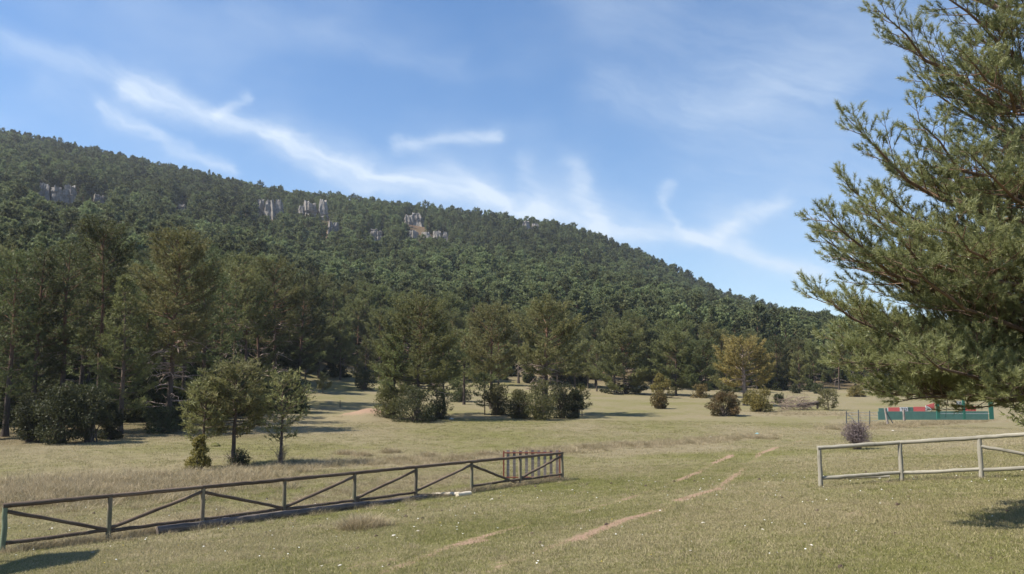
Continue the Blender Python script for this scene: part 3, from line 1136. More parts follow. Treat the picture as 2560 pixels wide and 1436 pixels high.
# --- clump beside the bare earth bank
hero_pine(1045, 1046, 763, 215, 60, 'broad spreading pine over shrubs beside the bare earth bank', leaf='needle', prof='tier', crown=.22, n_br=110, dead=10, k=7, dens=1.1)
hero_pine(985, 1040, 846, 100, 61, 'lower pine leaning out over the bare earth bank', leaf='needle', prof='dome', crown=.2, n_br=60)
hero_pine(1110, 1036, 850, 110, 62, 'lower dark pine on the far flank of the broad spreading pine', leaf='needle_dark', prof='dome', crown=.2, n_br=60)
hero_shrub(975, 1050, 95, 80, 63, 'bushy green shrub next to the bare earth bank', 'juniper', n=5500)
hero_shrub(1040, 1058, 120, 90, 64, 'widest dark shrub under the broad spreading pine', 'juniper_dark', n=6500)
hero_shrub(1098, 1050, 62, 74, 65, 'dark shrub closing the end of the broad pine clump', 'juniper_dark', n=3500)
hero_shrub(1150, 1006, 70, 60, 66, 'dark shrub in the gap between the two pine clumps', 'juniper_dark', n=3000)

# --- second clump with the red-limbed pine
hero_pine(1362, 1038, 764, 190, 70, 'tiered pine with reddish trunk and twisting bare limbs', leaf='needle_light', prof='tier', crown=.36, n_br=86, dead=26, k=7, dens=1.1, whorl=True, r_base=.34)
hero_pine(1228, 1022, 770, 150, 71, 'pale green broad pine beside the tiered red-limbed pine', leaf='needle_light', prof='dome', crown=.26, n_br=100, dens=1.1)
hero_pine(1160, 1012, 830, 90, 72, 'smaller pale pine leaning on the broad pale green pine', leaf='needle_light', prof='oval', crown=.25, n_br=60)
hero_pine(1212, 1037, 938, 50, 73, 'thin young pine in front of the second clump of shrubs', leaf='needle_dark', bark='bark_young', prof='oval', crown=.2, n_br=34, r_base=.05)
hero_pine(1455, 1040, 962, 40, 74, 'spindly pine sapling at the end of the second clump', 'pine_sapling', leaf='needle', bark='bark_young', prof='cone', crown=.2, n_br=26, r_base=.04, whorl=True)
for i, (px, pb, w, hp, mt, lb) in enumerate([
        (1242, 1040, 80, 78, 'juniper', 'olive shrub behind the thin young pine of the second clump'),
        (1297, 1048, 84, 72, 'juniper', 'rounded olive shrub in the middle of the second clump'),
        (1345, 1052, 100, 108, 'juniper', 'tallest shrub of the second clump, below the red trunk'),
        (1405, 1048, 84, 92, 'juniper_dark', 'dark shrub beyond the red trunk in the second clump'),
        (1438, 1046, 46, 78, 'juniper_dark', 'narrow dark shrub next to the spindly sapling')]):
    hero_shrub(px, pb, w, hp, 80 + i, lb, mt, n=5500)

# --- open row before the far forest
hero_pine(1470, 972, 862, 88, 90, 'small bright pine beyond the spindly sapling', leaf='needle_light', prof='oval', crown=.24, n_br=60)
hero_pine(1492, 979, 876, 64, 91, 'small pine with a short dark trunk beside the bright small pine', leaf='needle', prof='oval', crown=.30, n_br=50)
hero_pine(1562, 986, 818, 140, 92, 'wide pine skirted to the ground by low shrubs', leaf='needle', prof='tier', crown=.06, n_br=120, dens=1.1)
hero_pine(1690, 990, 842, 116, 93, 'dense dark pine behind the golden columnar bush', leaf='needle', prof='oval', crown=.08, n_br=100, dens=1.1)
hero_pine(1750, 992, 862, 110, 94, 'dark pine between the golden bush and the yellow pine', leaf='needle_dark', prof='oval', crown=.08, n_br=90)
hero_shrub(1560, 987, 150, 26, 95, 'low dark shrub band under the wide skirted pine', 'juniper_dark', n=3000)
hero_shrub(1652, 996, 70, 66, 96, 'golden-green columnar bush rising behind a rust-tinged ball shrub', 'juniper_gold', 'juniper_bush', 'column', n=3500)
hero_shrub(1650, 1023, 50, 40, 97, 'rust-tinged ball-shaped shrub in front of the golden columnar bush', 'juniper_rust', n=3500)
hero_shrub(1752, 996, 44, 34, 98, 'small rusty shrub at the foot of a dark pine', 'juniper_rust', n=2000)
hero_pine(1863, 1014, 860, 140, 99, 'yellowing pine with pale open limbs', leaf='needle_yellow', bark='bark_pale', prof='tier', crown=.28, n_br=72, dens=1.1, r_base=.30, k=7, whorl=True, dead=6, lift=.25)
hero_pine(1818, 1004, 902, 84, 100, 'low green pine behind the yellowing pine', leaf='needle', prof='oval', crown=.1, n_br=60)
hero_shrub(1812, 1042, 94, 58, 101, 'largest rounded shrub, rust-tinged, in front of the yellowing pine', 'juniper_rust', n=7000)
hero_shrub(1897, 1031, 86, 60, 102, 'olive and orange shrub at the foot of the yellowing pine', 'juniper_gold', n=5500)
hero_pine(2071, 1026, 980, 44, 103, 'bushy pine sapling at the end of the fallen brush', 'pine_sapling', leaf='needle_light', prof='oval', crown=.05, n_br=40, r_base=.05)
hero_shrub(1948, 1010, 34, 26, 104, 'small dark bush at the start of the fallen brush', 'juniper_dark', n=1500)
hero_shrub(2142, 993, 50, 28, 105, 'brownish shrub at the foot of the bare-trunked pines', 'juniper_rust', n=2200)
hero_shrub(2045, 985, 40, 26, 106, 'dark shrub under the far edge pines', 'juniper_dark', n=1600)
hero_shrub(1990, 984, 30, 22, 107, 'smallest dark shrub under the far edge pines', 'juniper_dark', n=1200)

# --- forest edge: individual pines copied from a few builds
EDGE_KINDS = [
    ('dense', pine_meshes('edge', 201, 14.0, 2.9, leaf='needle_dark', prof='oval', crown=.16, n_br=90, tl=.34, tw=.09, k=6)),
    ('domed', pine_meshes('edge', 202, 14.0, 3.3, leaf='needle', prof='dome', crown=.30, n_br=90, tl=.34, tw=.09, k=6, dead=8)),
    ('tiered', pine_meshes('edge', 203, 13.0, 3.3, leaf='needle', prof='tier', crown=.22, n_br=90, tl=.34, tw=.09, k=6)),
    ('pale', pine_meshes('edge', 204, 12.5, 2.9, leaf='needle_light', prof='oval', crown=.20, n_br=90, tl=.34, tw=.09, k=6)),
    ('bare-trunked', pine_meshes('edge', 205, 15.0, 2.5, leaf='needle', bark='bark', prof='dome', crown=.58, n_br=60, tl=.34, tw=.09, k=6, dead=14)),
    ('conical', pine_meshes('edge', 206, 11.0, 2.5, leaf='needle', prof='cone', crown=.10, n_br=80, tl=.34, tw=.09, k=6)),
]
EDGE_LABEL = {
    'dense': 'dense dark pine in the forest edge behind the meadow',
    'domed': 'domed green pine in the forest edge behind the meadow',
    'tiered': 'tiered green pine in the forest edge behind the meadow',
    'pale': 'pale green oval pine in the forest edge behind the meadow',
    'bare-trunked': 'tall bare-trunked pine in the forest edge behind the meadow',
    'conical': 'conical pine in the forest edge behind the meadow',
}
rng = np.random.default_rng(9)
pxs = []
for row in range(3):
    p = -120.0 + rng.uniform(0, 30)
    while p < 2760:
        pxs.append((p, row))
        p += rng.uniform(34, 62)
for p, row in pxs:
    th = float(px_theta(p))
    r = float(interp(EDGE, th)) + row * 13 + rng.uniform(0, 11) - 2
    x, y = r * math.sin(th), r * math.cos(th)
    if any((x - a) ** 2 + (y - b) ** 2 < (1.0 + 0.6 * c) ** 2 for a, b, c in ALLTREES):
        continue
    if p > 2080:
        k = rng.choice(6, p=[.1, .25, .05, .05, .5, .05])
    elif 760 < p < 1010:
        k = rng.choice(6, p=[.35, .25, .1, .0, .25, .05])
    else:
        k = rng.choice(6, p=[.28, .22, .15, .14, .10, .11])
    kind, ms = EDGE_KINDS[k]
    s = rng.uniform(0.82, 1.12) * float(np.interp(p, [1000, 1300, 1600, 2000], [1.0, .9, .80, .74]))
    put_tree('pine_tree', ms, (x, y, float(ground(x, y)) - 0.1), EDGE_LABEL[kind], 'pines of the forest edge, ' + kind, rng.uniform(0, 6.28), (s, s, s * rng.uniform(.92, 1.1)))
    ALLTREES.append((x, y, 2.4))

# --- crags on the hill
def make_rock(rng, w, d, h):
    """weathered limestone pillar: flat top, upright clefts, stepped ledges"""
    m = 22
    nz = 9
    a = np.linspace(0, 2 * np.pi, m, endpoint=False)
    box = 1 / np.maximum(np.abs(np.cos(a)), np.abs(np.sin(a))) ** 0.85
    cleft = 1 + rng.normal(size=m) * 0.07 - 0.16 * (rng.uniform(size=m) < 0.16)
    zs = np.sort(np.concatenate([[0, 1.0], rng.uniform(0.05, 0.97, nz - 2)]))
    V = []
    for i, z in enumerate(zs):
        step = 1 - 0.30 * z ** 2 + rng.normal() * 0.055
        jit = 1 + rng.normal(size=m) * 0.045
        top = h * (z + (0.06 * rng.normal(size=m) if z > 0.9 else 0))
        sh = (0.5 - z) * 0.10 * w
        V.append(np.column_stack([np.cos(a) * box * cleft * jit * step * w / 2 + sh, np.sin(a) * box * cleft * jit * step * d / 2, top * np.ones(m)]))
    V = np.vstack(V)
    i = np.arange(nz - 1)[:, None] * m
    j = np.arange(m)[None]
    k = (j + 1) % m
    Q = np.stack([i + j, i + k, i + k + m, i + j + m], -1).reshape(-1, 4)
    V = np.vstack([V, [[0, 0, h * 1.03]]])
    o = (nz - 1) * m
    T = np.stack([o + np.arange(m), o + (np.arange(m) + 1) % m, np.full(m, len(V) - 1)], -1)
    return mesh_np('rock', V, [Q, T], M['rock'])


rng = np.random.default_rng(77)
for (lab, cols), P in zip(CRAGS, CRAG_P):
    e = thing('rock_outcrop', lab, 'crag', P)
    dep = float(project(P)[2])
    for (px, pt, pb, w) in cols:
        r = math.hypot(P[0], P[1]) + rng.uniform(-2, 3)
        d = ray_np(px, pb)
        d = d / math.hypot(d[0], d[1])
        Q = np.array([d[0] * r, d[1] * r, 0.0])
        Q[2] = float(ground(Q[0], Q[1])) - 2.5
        h = float(height_to(Q, pt))
        wm = w * dep / F
        o = add_obj('rock', make_rock(rng, wm * 1.1, wm * rng.uniform(1.0, 1.5) + 2, h), e, loc=Q - P)
        o.rotation_euler = (0, 0, rng.uniform(-0.5, 0.3) - math.atan2(d[0], d[1]))

# --- the wooded hillside: one mass of pines
FAR = []
for i, (Hh, Wd, pr, cr) in enumerate([(12, 2.7, 'dome', .14), (13, 2.5, 'oval', .16), (11, 2.7, 'oval', .08), (12.5, 2.4, 'cone', .12), (13, 2.9, 'dome', .26), (11.5, 2.5, 'cone', .08)]):
    r_ = np.random.default_rng(300 + i)
    wood, V, t, _ = make_pine(r_, Hh, Wd, crown=cr, prof=pr, n_br=56, k=5, tl=.44, tw=.32, twig=.85, dens=.66, fj=.30)
    w_, f_ = wood, None
    wt = wood
    me_w = wood.mesh('far_w', M['bark_far'])
    # one mesh with two materials
    nv = len(me_w.vertices)
    Vw = np.zeros(nv * 3)
    me_w.vertices.foreach_get('co', Vw)
    polys = [np.vstack(p) for p in wood.P.values() if p]
    VV = np.vstack([Vw.reshape(-1, 3), V])
    me = mesh_np('far_pine', VV, polys + [np.arange(len(V)).reshape(-1, 3) + nv], M['bark_far'], {'tint': np.concatenate([np.zeros(nv), t])})
    me.materials.append(M['needle_far'])
    mi = np.zeros(len(me.polygons), np.int32)
    mi[sum(len(p) for p in polys):] = 1
    me.polygons.foreach_set('material_index', mi)
    bpy.data.meshes.remove(me_w)
    FAR.append(me)


def forest_points():
    rng = np.random.default_rng(5)
    pts = []
    sp = 5.0
    xs = np.arange(-760, 760, sp)
    ys = np.arange(20, 900, sp)
    X, Y = np.meshgrid(xs, ys)
    X = X + rng.uniform(-.48, .48, X.shape) * sp
    Y = Y + rng.uniform(-.48, .48, Y.shape) * sp
    X = X.ravel()
    Y = Y.ravel()
    r = np.hypot(X, Y)
    th = np.arctan2(X, Y)
    R = interp(RIDGE_R, th)
    r0 = interp(EDGE, th)
    ok = (np.abs(th) < RAD(44)) & (r > r0 + 37) & (r < R * 1.07)
    ok &= rng.uniform(size=len(X)) < 0.93
    X, Y, r, th = X[ok], Y[ok], r[ok], th[ok]
    Z = ground(X, Y)
    s = rng.uniform(0.78, 1.22, len(X)) * (1.08 - 0.12 * sstep(r, 200, 600))
    # a few giants and thin spots
    s *= np.where((rng.uniform(size=len(X)) < 0.05) & (r > 320), 1.16, 1.0)
    # keep the crags in the open
    keep = np.ones(len(X), bool)
    T = np.stack([X, Y, Z + 12 * s], -1)
    tx, ty, dep = project(T)
    bx, by, _ = project(np.stack([X, Y, Z], -1))
    hw = 3.0 * s * F / dep
    for (lab, cols), P in zip(CRAGS, CRAG_P):
        rc = math.hypot(P[0], P[1])
        for (px, pt, pb, w) in cols:
            cover = (tx + hw > px - w * .5) & (tx - hw < px + w * .5) & (ty < pb - 0.25 * (pb - pt)) & (r < rc + 6) & (by > pt)
            keep &= ~cover
            near = np.hypot(X - P[0], Y - P[1]) < 3
            keep &= ~near
    for a, b, c in ALLTREES:
        if math.hypot(a, b) > 100:
            keep &= ((X - a) ** 2 + (Y - b) ** 2) > 9
    X, Y, Z, s = X[keep], Y[keep], Z[keep], s[keep]
    n = len(X)
    rot = np.column_stack([rng.normal(size=n) * .04, rng.normal(size=n) * .04, rng.uniform(0, 6.28, n)])
    scl = np.column_stack([s * rng.uniform(.85, 1.2, n), s * rng.uniform(.85, 1.2, n), s])
    scl[:, 1] = scl[:, 0]
    idx = rng.choice(6, n, p=[.28, .22, .2, .14, .06, .10])
    tone = np.clip(0.5 + 0.9 * (fbm(X, Y, 90, 3, 91) - .5) + rng.normal(size=n) * .28, 0, 1)
    return np.column_stack([X, Y, Z - 0.3]), rot, scl, idx, tone


P_, r_, s_, i_, t_ = forest_points()
print('FOREST', len(P_))
scatter('forest', P_, r_, s_, i_, FAR, 'stuff', 'pine forest covering the whole hillside up to the ridge', 'forest', {'tone': t_})

# --- dark undergrowth below the grove and along the forest edge
UND = []
for i in range(4):
    r_ = np.random.default_rng(350 + i)
    V, t, st = make_shrub(r_, 1.5, 1.5, 2.4, 1500, .30, ['round', 'column', 'round', 'cone'][i], 22)
    UND.append(mesh_np('undergrowth', V, [np.arange(len(V)).reshape(-1, 3)], None, {'tint': t}))
M['undergrowth'] = leaf_mat('undergrowth', (0.040, 0.052, 0.022), (0.115, 0.122, 0.045), inst=True, spec=.1)
for m_ in UND:
    m_.materials.append(M['undergrowth'])


def undergrowth():
    rng = np.random.default_rng(15)
    n = 5200
    th = px_theta(rng.uniform(-160, 2720, n))
    r0 = interp(EDGE, th)
    px = 1280 + F * np.tan(th)
    r = r0 + rng.uniform(2, 62, n)
    grove = px < 735
    r = np.where(grove, np.where(rng.uniform(size=n) < .6, rng.uniform(72, 100, n), r), r)
    x, y = r * np.sin(th), r * np.cos(th)
    ok = (fbm(x, y, 9, 3, 55) > .40) & (rng.uniform(size=n) < np.where(grove, .55, np.where((px > 735) & (px < 1010), .95, np.where(px > 2050, .14, .28))))
    x, y = x[ok], y[ok]
    n = len(x)
    s = rng.uniform(.5, 1.35, n)
    P = np.column_stack([x, y, ground(x, y) - .1])
    return P, np.column_stack([np.zeros((n, 2)), rng.uniform(0, 6.28, n)]), np.column_stack([s, s, s * rng.uniform(.7, 1.3, n)]), rng.integers(0, 4, n), rng.uniform(0, 1, n)


P_, r_, s_, i_, t_ = undergrowth()
scatter('undergrowth', P_, r_, s_, i_, UND, 'stuff', 'dark undergrowth filling the grove and the forest edge', 'undergrowth', {'tone': t_})

# ------------------------------------------------------------------ the near pine
def shoots(C, A, k, rng, L=0.11, nl=0.055, nw=0.0045, tint=None):
    n = len(C)
    A = A / (np.linalg.norm(A, axis=1)[:, None] + 1e-9)
    ref = np.where(np.abs(A[:, 2:3]) < 0.9, np.array([[0, 0, 1.0]]), np.array([[1.0, 0, 0]]))
    U = np.cross(A, ref)
    U /= np.linalg.norm(U, axis=1)[:, None]
    W = np.cross(A, U)
    s = rng.uniform(0, 1, (n, k, 1))
    a = rng.uniform(0, 6.283, (n, k, 1))
    ang = rng.uniform(0.5, 1.25, (n, k, 1)) * (1.05 - 0.4 * s)
    rad = np.cos(a) * U[:, None] + np.sin(a) * W[:, None]
    D = A[:, None] * np.cos(ang) + rad * np.sin(ang)
    B = C[:, None] + A[:, None] * s * L
    Sd = np.cross(D, rng.normal(size=(n, k, 3)))
    Sd /= np.linalg.norm(Sd, axis=2)[..., None] + 1e-9
    ln = nl * rng.uniform(0.75, 1.2, (n, k, 1))
    V = np.stack([B - Sd * nw / 2, B + Sd * nw / 2, B + D * ln], 2).reshape(-1, 3)
    t = np.repeat(np.clip(tint, 0, 1), k * 3)
    return V, t


def near_pine():
    rng = np.random.default_rng(404)
    Y0 = 13.2
    bx = (2700 - 1280) / F * Y0
    bz = float(ground(bx, Y0)) - 0.1
    B = np.array([bx, Y0, bz])
    H = 12.5
    wood = MB()
    zz = np.linspace(0, H, 14)
    tp = np.column_stack([0.12 * np.sin(zz * 0.5), 0.10 * np.sin(zz * 0.43 + 1), zz])
    tr = 0.20 * (1 - zz / H) ** 0.8 + 0.015
    tr[0] *= 1.5
    wood.tube(tp, tr, 12)

    def at(z):
        return np.array([np.interp(z, zz, tp[:, 0]), np.interp(z, zz, tp[:, 1]), z])
    prim = []
    explicit = [(2195, 25, -.5, 290), (2290, 185, .6, 360), (2245, -160, .2, 60), (2330, -60, -.9, 170), (2120, 298, -.5, 600), (2215, 400, .9, 560), (2290, 300, -1.4, 480),
                (2050, 590, -.2, 760), (2110, 455, .9, 700), (2062, 545, -1.2, 740), (2160, 520, -1.9, 700), (2225, 690, 1.2, 800), (2260, 640, -2.2, 780), (2032, 722, -.8, 880), (2085, 850, .2, 905),
                (2150, 905, -1.3, 905), (2210, 985, -.3, 930), (2330, 1000, .9, 935), (2440, 985, -1.7, 900), (2140, 780, 1.2, 860), (2300, 880, -2.3, 880), (2380, 560, -2.4, 700), (2420, 380, -2.0, 520), (2430, 250, 1.6, 400),
                (2520, 990, -2.2, 905), (2250, 920, 1.6, 905), (2400, 120, -1.6, 300), (2480, 60, -.6, 260), (2400, 960, 2.0, 900), (2180, 870, -.6, 890), (2120, 610, .5, 770), (2200, 480, -.2, 640), (2175, 972, -1.0, 925), (2255, 1000, -1.3, 940), (2100, 905, -1.0, 905)]
    for (px, py, dy, pb) in explicit:
        dep = Y0 + dy
        d = ray_np(px, py)
        tip = d * (dep / d[1]) + np.array([0, 0, EYE]) - B
        db = ray_np(2700, pb)
        zb = (db * (Y0 / db[1]))[2] + EYE - bz
        prim.append((at(zb), tip))
    az = 0.0
    for i in range(64):
        u = (i + rng.uniform()) / 64
        z = 1.9 + (H - 2.1) * u
        az += 2.4 + rng.normal() * .3
        L = 3.9 * (1 - u) ** 0.62 * rng.uniform(.75, 1.1) + .2
        if math.cos(az) < -0.35 and u < .8:
            L *= 0.6
        d = np.array([math.cos(az), math.sin(az), 0])
        b = at(z)
        tip = b + d * L + np.array([0, 0, L * (0.05 + 0.5 * u + rng.normal() * .08)])
        prim.append((b, tip))
    CC, AA, TT = [], [], []
    for (b, tip) in prim:
        v = tip - b
        L = float(np.linalg.norm(v))
        d = v / L
        s = np.linspace(0, 1, 9)
        P = b + v * s[:, None]
        sagk = 0.13 if b[2] > 2.6 else 0.035
        P[:, 2] += L * (-sagk * 4 * s * (1 - s))
        P += rng.normal(size=P.shape) * 0.018 * L * (s * (1 - s) * 4)[:, None]
        wood.tube(P, (0.010 + 0.0115 * L) * (1 - s) ** 0.8 + 0.005, 6, cap=False)
        h = np.cross(d, [0, 0, 1.0])
        h /= np.linalg.norm(h) + 1e-9
        tb = rng.uniform(0.25, 0.75)
        nl = int(L / 0.16) + 3
        for q in range(nl):
            sq = 0.20 + 0.80 * (q + rng.uniform(0, .8)) / nl
            p0 = np.array([np.interp(sq, s, P[:, c]) for c in range(3)])
            ll = (0.36 * L * (1.05 - sq) ** 0.8 + 0.16) * rng.uniform(.6, 1.1)
            sg = 1 if q % 2 else -1
            an = rng.uniform(.55, 1.0)
            roll = rng.uniform(-.4, 1.2)
            td = d * math.cos(an) + math.sin(an) * (h * sg * math.cos(roll) + np.array([0, 0, math.sin(roll)]))
            td /= np.linalg.norm(td)
            ss = np.linspace(0, 1, 4)
            Q = p0 + td * (ll * ss)[:, None]
            Q[:, 2] += 0.16 * ll * ss ** 2
            wood.tube(Q, (0.006 + 0.005 * ll) * (1 - 0.65 * ss), 4, cap=False)
            nt = int(ll / 0.13) + 2
            h2 = np.cross(td, [0, 0, 1.0])
            h2 /= np.linalg.norm(h2) + 1e-9
            for w in range(nt):
                sw = 0.34 + 0.66 * (w + rng.uniform(0, .7)) / nt
                p1 = np.array([np.interp(sw, ss, Q[:, c]) for c in range(3)])
                lt = (0.26 * ll * (1.1 - sw) + 0.07) * rng.uniform(.6, 1.3)
                sg2 = 1 if w % 2 else -1
                an2 = rng.uniform(.5, 1.15)
                ud = td * math.cos(an2) + h2 * sg2 * math.sin(an2) + np.array([0, 0, rng.uniform(.0, .85)])
                ud /= np.linalg.norm(ud)
                p2 = p1 + ud * lt
                wood.tube(np.array([p1, p2]), [0.0045, 0.003], 3, cap=False)
                sd = ud + np.array([0, 0, .25])
                CC.append(p2)
                AA.append(sd)
                TT.append(tb + rng.normal() * .16)
                if lt > 0.17:
                    CC.append(p1 + ud * lt * .45)
                    AA.append(sd)
                    TT.append(tb - .1 + rng.normal() * .16)
            CC.append(Q[-1])
            AA.append(td + np.array([0, 0, .35]))
            TT.append(tb + .15)
            CC.append(Q[-2])
            AA.append(td)
            TT.append(tb)
        for f in (.90, .95, 1.0):
            CC.append(np.array([np.interp(f, s, P[:, c]) for c in range(3)]))
            AA.append(d + np.array([0, 0, .35]))
            TT.append(tb + .2)
        # a few bare grey twigs inside the crown
        for q in range(3):
            sq = rng.uniform(.2, .7)
            p0 = np.array([np.interp(sq, s, P[:, c]) for c in range(3)])
            td = d * .6 + rng.normal(size=3) * .5
            wood.tube(np.array([p0, p0 + td * .18, p0 + td * .3 + rng.normal(size=3) * .06]), [.008, .006, .003], 3, cap=False)
    C = np.array(CC)
    A = np.array(AA)
    T = np.array(TT)
    print('SHOOTS', len(C))
    V, t = shoots(C, A, 54, rng, L=.135, nl=.080, nw=.0080, tint=T)
    e = thing('pine_tree', 'large bushy pine reaching over the grey rail fence with long ragged branches', 'tree', B)
    add_obj('trunk', wood.mesh('near_trunk', M['bark_near'], True), e)
    add_obj('crown', mesh_np('near_crown', V, [np.arange(len(V)).reshape(-1, 3)], M['needle_near'], {'tint': t}), e, kind='stuff')


near_pine()
hero_pine(2690, 1150, 820, 330, 410, 'dark pine standing behind the large bushy pine beyond the grey rail fence', r=36, leaf='needle', prof='dome', crown=.14, n_br=90, dead=14, k=7)

# ------------------------------------------------------------------ wooden fences
def rod(name, p0, p1, r0, r1, parent, mat, seed, sides=10, org=None, bow=0.0):
    """a round timber from p0 to p1, its length along the object's own x axis"""
    rng = np.random.default_rng(seed)
    p0 = np.asarray(p0, float)
    p1 = np.asarray(p1, float)
    d = p1 - p0
    L = float(np.linalg.norm(d))
    n = max(3, int(L / 0.22) + 2)
    x = np.linspace(0, L, n)
    pts = np.column_stack([x, rng.normal(size=n) * 0.004, rng.normal(size=n) * 0.004 + bow * 4 * (x / L) * (1 - x / L)])
    mb = MB()
    rr = np.linspace(r0, r1, n) * (1 + rng.normal(size=n) * 0.035)
    mb.tube(pts, rr, sides, wob=0.02, rng=rng)
    o = add_obj(name, mb.mesh(name, M[mat], True), parent)
    X = Vector(d / L)
    up = Vector((0, 0, 1)) if abs(X.z) < .9 else Vector((0, 1, 0))
    Yv = up.cross(X).normalized()
    Zv = X.cross(Yv)
    Mx = Matrix((X, Yv, Zv)).transposed().to_4x4()
    o0 = p0 - (np.array(parent.location) if parent is not None else 0)
    Mx.translation = Vector(o0)
    o.matrix_local = Mx
    return o


def gp(x, y, h=0.0):
    return np.array([x, y, float(ground(x, y)) + h])


FL = [(-11.25, 18.2), (-9.66, 19.68), (-8.02, 21.25), (-6.40, 23.0), (-4.75, 24.65), (-3.1, 26.35), (-1.39, 28.1), (0.29, 29.8), (1.93, 31.45)]
FP = [gp(*p) for p in FL]
f1 = thing('wooden_fence', 'weathered brown post-and-rail fence with diagonal braces along the meadow', 'fence', FP[0])
up = np.array([0, 0, 1.0])
for i, p in enumerate(FP):
    rod('post', p - up * .25, p + up * (1.0 if i else .99), .062, .055, f1, 'wood_green' if i == 0 else 'wood_post', 500 + i)
for i in range(8):
    a, b = FP[i], FP[i + 1]
    d = (b - a) / np.linalg.norm(b - a)
    rod('top_rail', a + up * 1.02 - d * .05, b + up * 1.02 + d * .04, .056, .052, f1, 'wood_dark', 520 + i)
    if i != 5:
        hb = .20
        rod('bottom_rail', a + up * hb + d * .05, b + up * (hb + .02) - d * .05, .046, .042, f1, 'wood_dark', 540 + i)
    else:
        rod('bottom_rail', a + up * .13 + d * .05, a + d * 1.75 + up * -.02 + np.array([.1, -.12, 0]), .046, .042, f1, 'wood_dark', 540 + i)
    down = i in (0, 2, 6)
    z0, z1 = (.88, .25) if down else (.27, .90)
    if i == 6:
        z1 = .06
    rod('brace', a + up * z0 + d * .05, b + up * z1 - d * .05, .046, .043, f1, 'wood_dark', 560 + i)

FR = [(8.34, 22.06), (10.55, 22.1), (12.20, 21.2), (13.9, 20.1)]
GP = [gp(*p) for p in FR]
f2 = thing('wooden_fence', 'pale grey rail fence ending beside the track, under the big pine', 'fence', GP[0])
HR = [1.0, 1.0, 1.02, 1.05]
for i, p in enumerate(GP):
    rod('post', p - up * .25, p + up * HR[i], .066, .058, f2, 'wood_grey', 600 + i)
for i in range(3):
    a, b = GP[i], GP[i + 1]
    d = (b - a) / np.linalg.norm(b - a)
    rod('top_rail', a + up * (HR[i] + .02) - d * .05, b + up * (HR[i + 1] + .02) + d * .04, .056, .056, f2, 'wood_grey', 620 + i)
    rod('bottom_rail', a + up * .21 + d * .05, b + up * .23 - d * .05, .050, .048, f2, 'wood_grey', 640 + i)
rod('brace', GP[2] + up * .82, GP[3] + up * .30, .046, .044, f2, 'wood_grey', 660)
p0, p1 = hit(2098, 1201), hit(2225, 1196)
lg = thing('fallen_rail', 'fallen pale rail lying in the grass under the grey rail fence', 'rail', p0)
rod('rail', p0 + up * .05, p1 + up * .06, .040, .038, lg, 'wood_grey', 670)
# far rail fence in the back meadow
a, b = hit(818, 936), hit(884, 934)
f3 = thing('wooden_fence', 'tiny far rail fence at the back of the meadow before the dark pines', 'fence', a)
m_ = [a + (b - a) * t for t in (0, .5, 1)]
m_ = [gp(q[0], q[1]) for q in m_]
for i, q in enumerate(m_):
    rod('post', q - up * .2, q + up * 1.05, .07, .07, f3, 'wood_grey', 680 + i)
for h in (.5, 1.0):
    rod('rail', m_[0] + up * h, m_[2] + up * h, .06, .06, f3, 'wood_grey', 690)
q = hit(850, 1019)
pt = thing('marker_post', 'thin dark marker post alone in the back meadow', 'post', q)
rod('post', q - up * .2, q + up * .72, .045, .04, pt, 'wood_dark', 695)
rod('cap', q + up * .72, q + up * .76, .052, .045, pt, 'wood_dark', 696)

# logs in the grass beside the fence
nrm = np.array([.73, -.69, 0])


def along(t, off, h):
    i = min(int(t), 7)
    q = FP[i] + (FP[i + 1] - FP[i]) * (t - i) + nrm * off
    return gp(q[0], q[1], h)


l1 = thing('log', 'long grey log lying along the foot of the brown fence', 'log', along(1.45, .30, 0))
rod('timber', along(1.45, .30, .085), along(4.15, .26, .085), .115, .095, l1, 'wood_log', 700, 14)
l2 = thing('log', 'thinner grey log continuing the long one along the brown fence', 'log', along(4.1, .34, 0))
rod('timber', along(4.1, .34, .07), along(5.1, .22, .07), .085, .07, l2, 'wood_log', 701, 12)
pa, pb = hit(1080, 1242), hit(1148, 1240)
l3 = thing('log', 'pale barkless log on the grass behind the brown fence', 'log', pa)
rod('timber', pa + up * .06, pb + up * .06, .055, .07, l3, 'wood_pale', 702, 12)
pa, pb = hit(1143, 1243), hit(1176, 1239)
l4 = thing('log', 'short stubby pale log with dark hollow end beside the barkless log', 'log', pa)
rod('timber', pa + up * .06, pb + up * .07, .085, .075, l4, 'wood_pale', 703, 12)

# ------------------------------------------------------------------ open slatted gate hinged on the last post
gx1, gy = FL[8][0] - .06, FL[8][1] + .02
gw = 2.22
g0 = gp(gx1 - gw, gy)
gt = thing('slatted_gate', 'open gate of grey upright slats in a rusty iron frame', 'gate', g0)
gz0 = max(gp(gx1 - gw, gy)[2], gp(gx1, gy)[2]) + .05


def gbox(name, lo, hi, mat):
    mb = MB()
    mb.box(np.array(lo) - g0, np.array(hi) - g0)
    return add_obj(name, mb.mesh(name, M[mat]), gt)


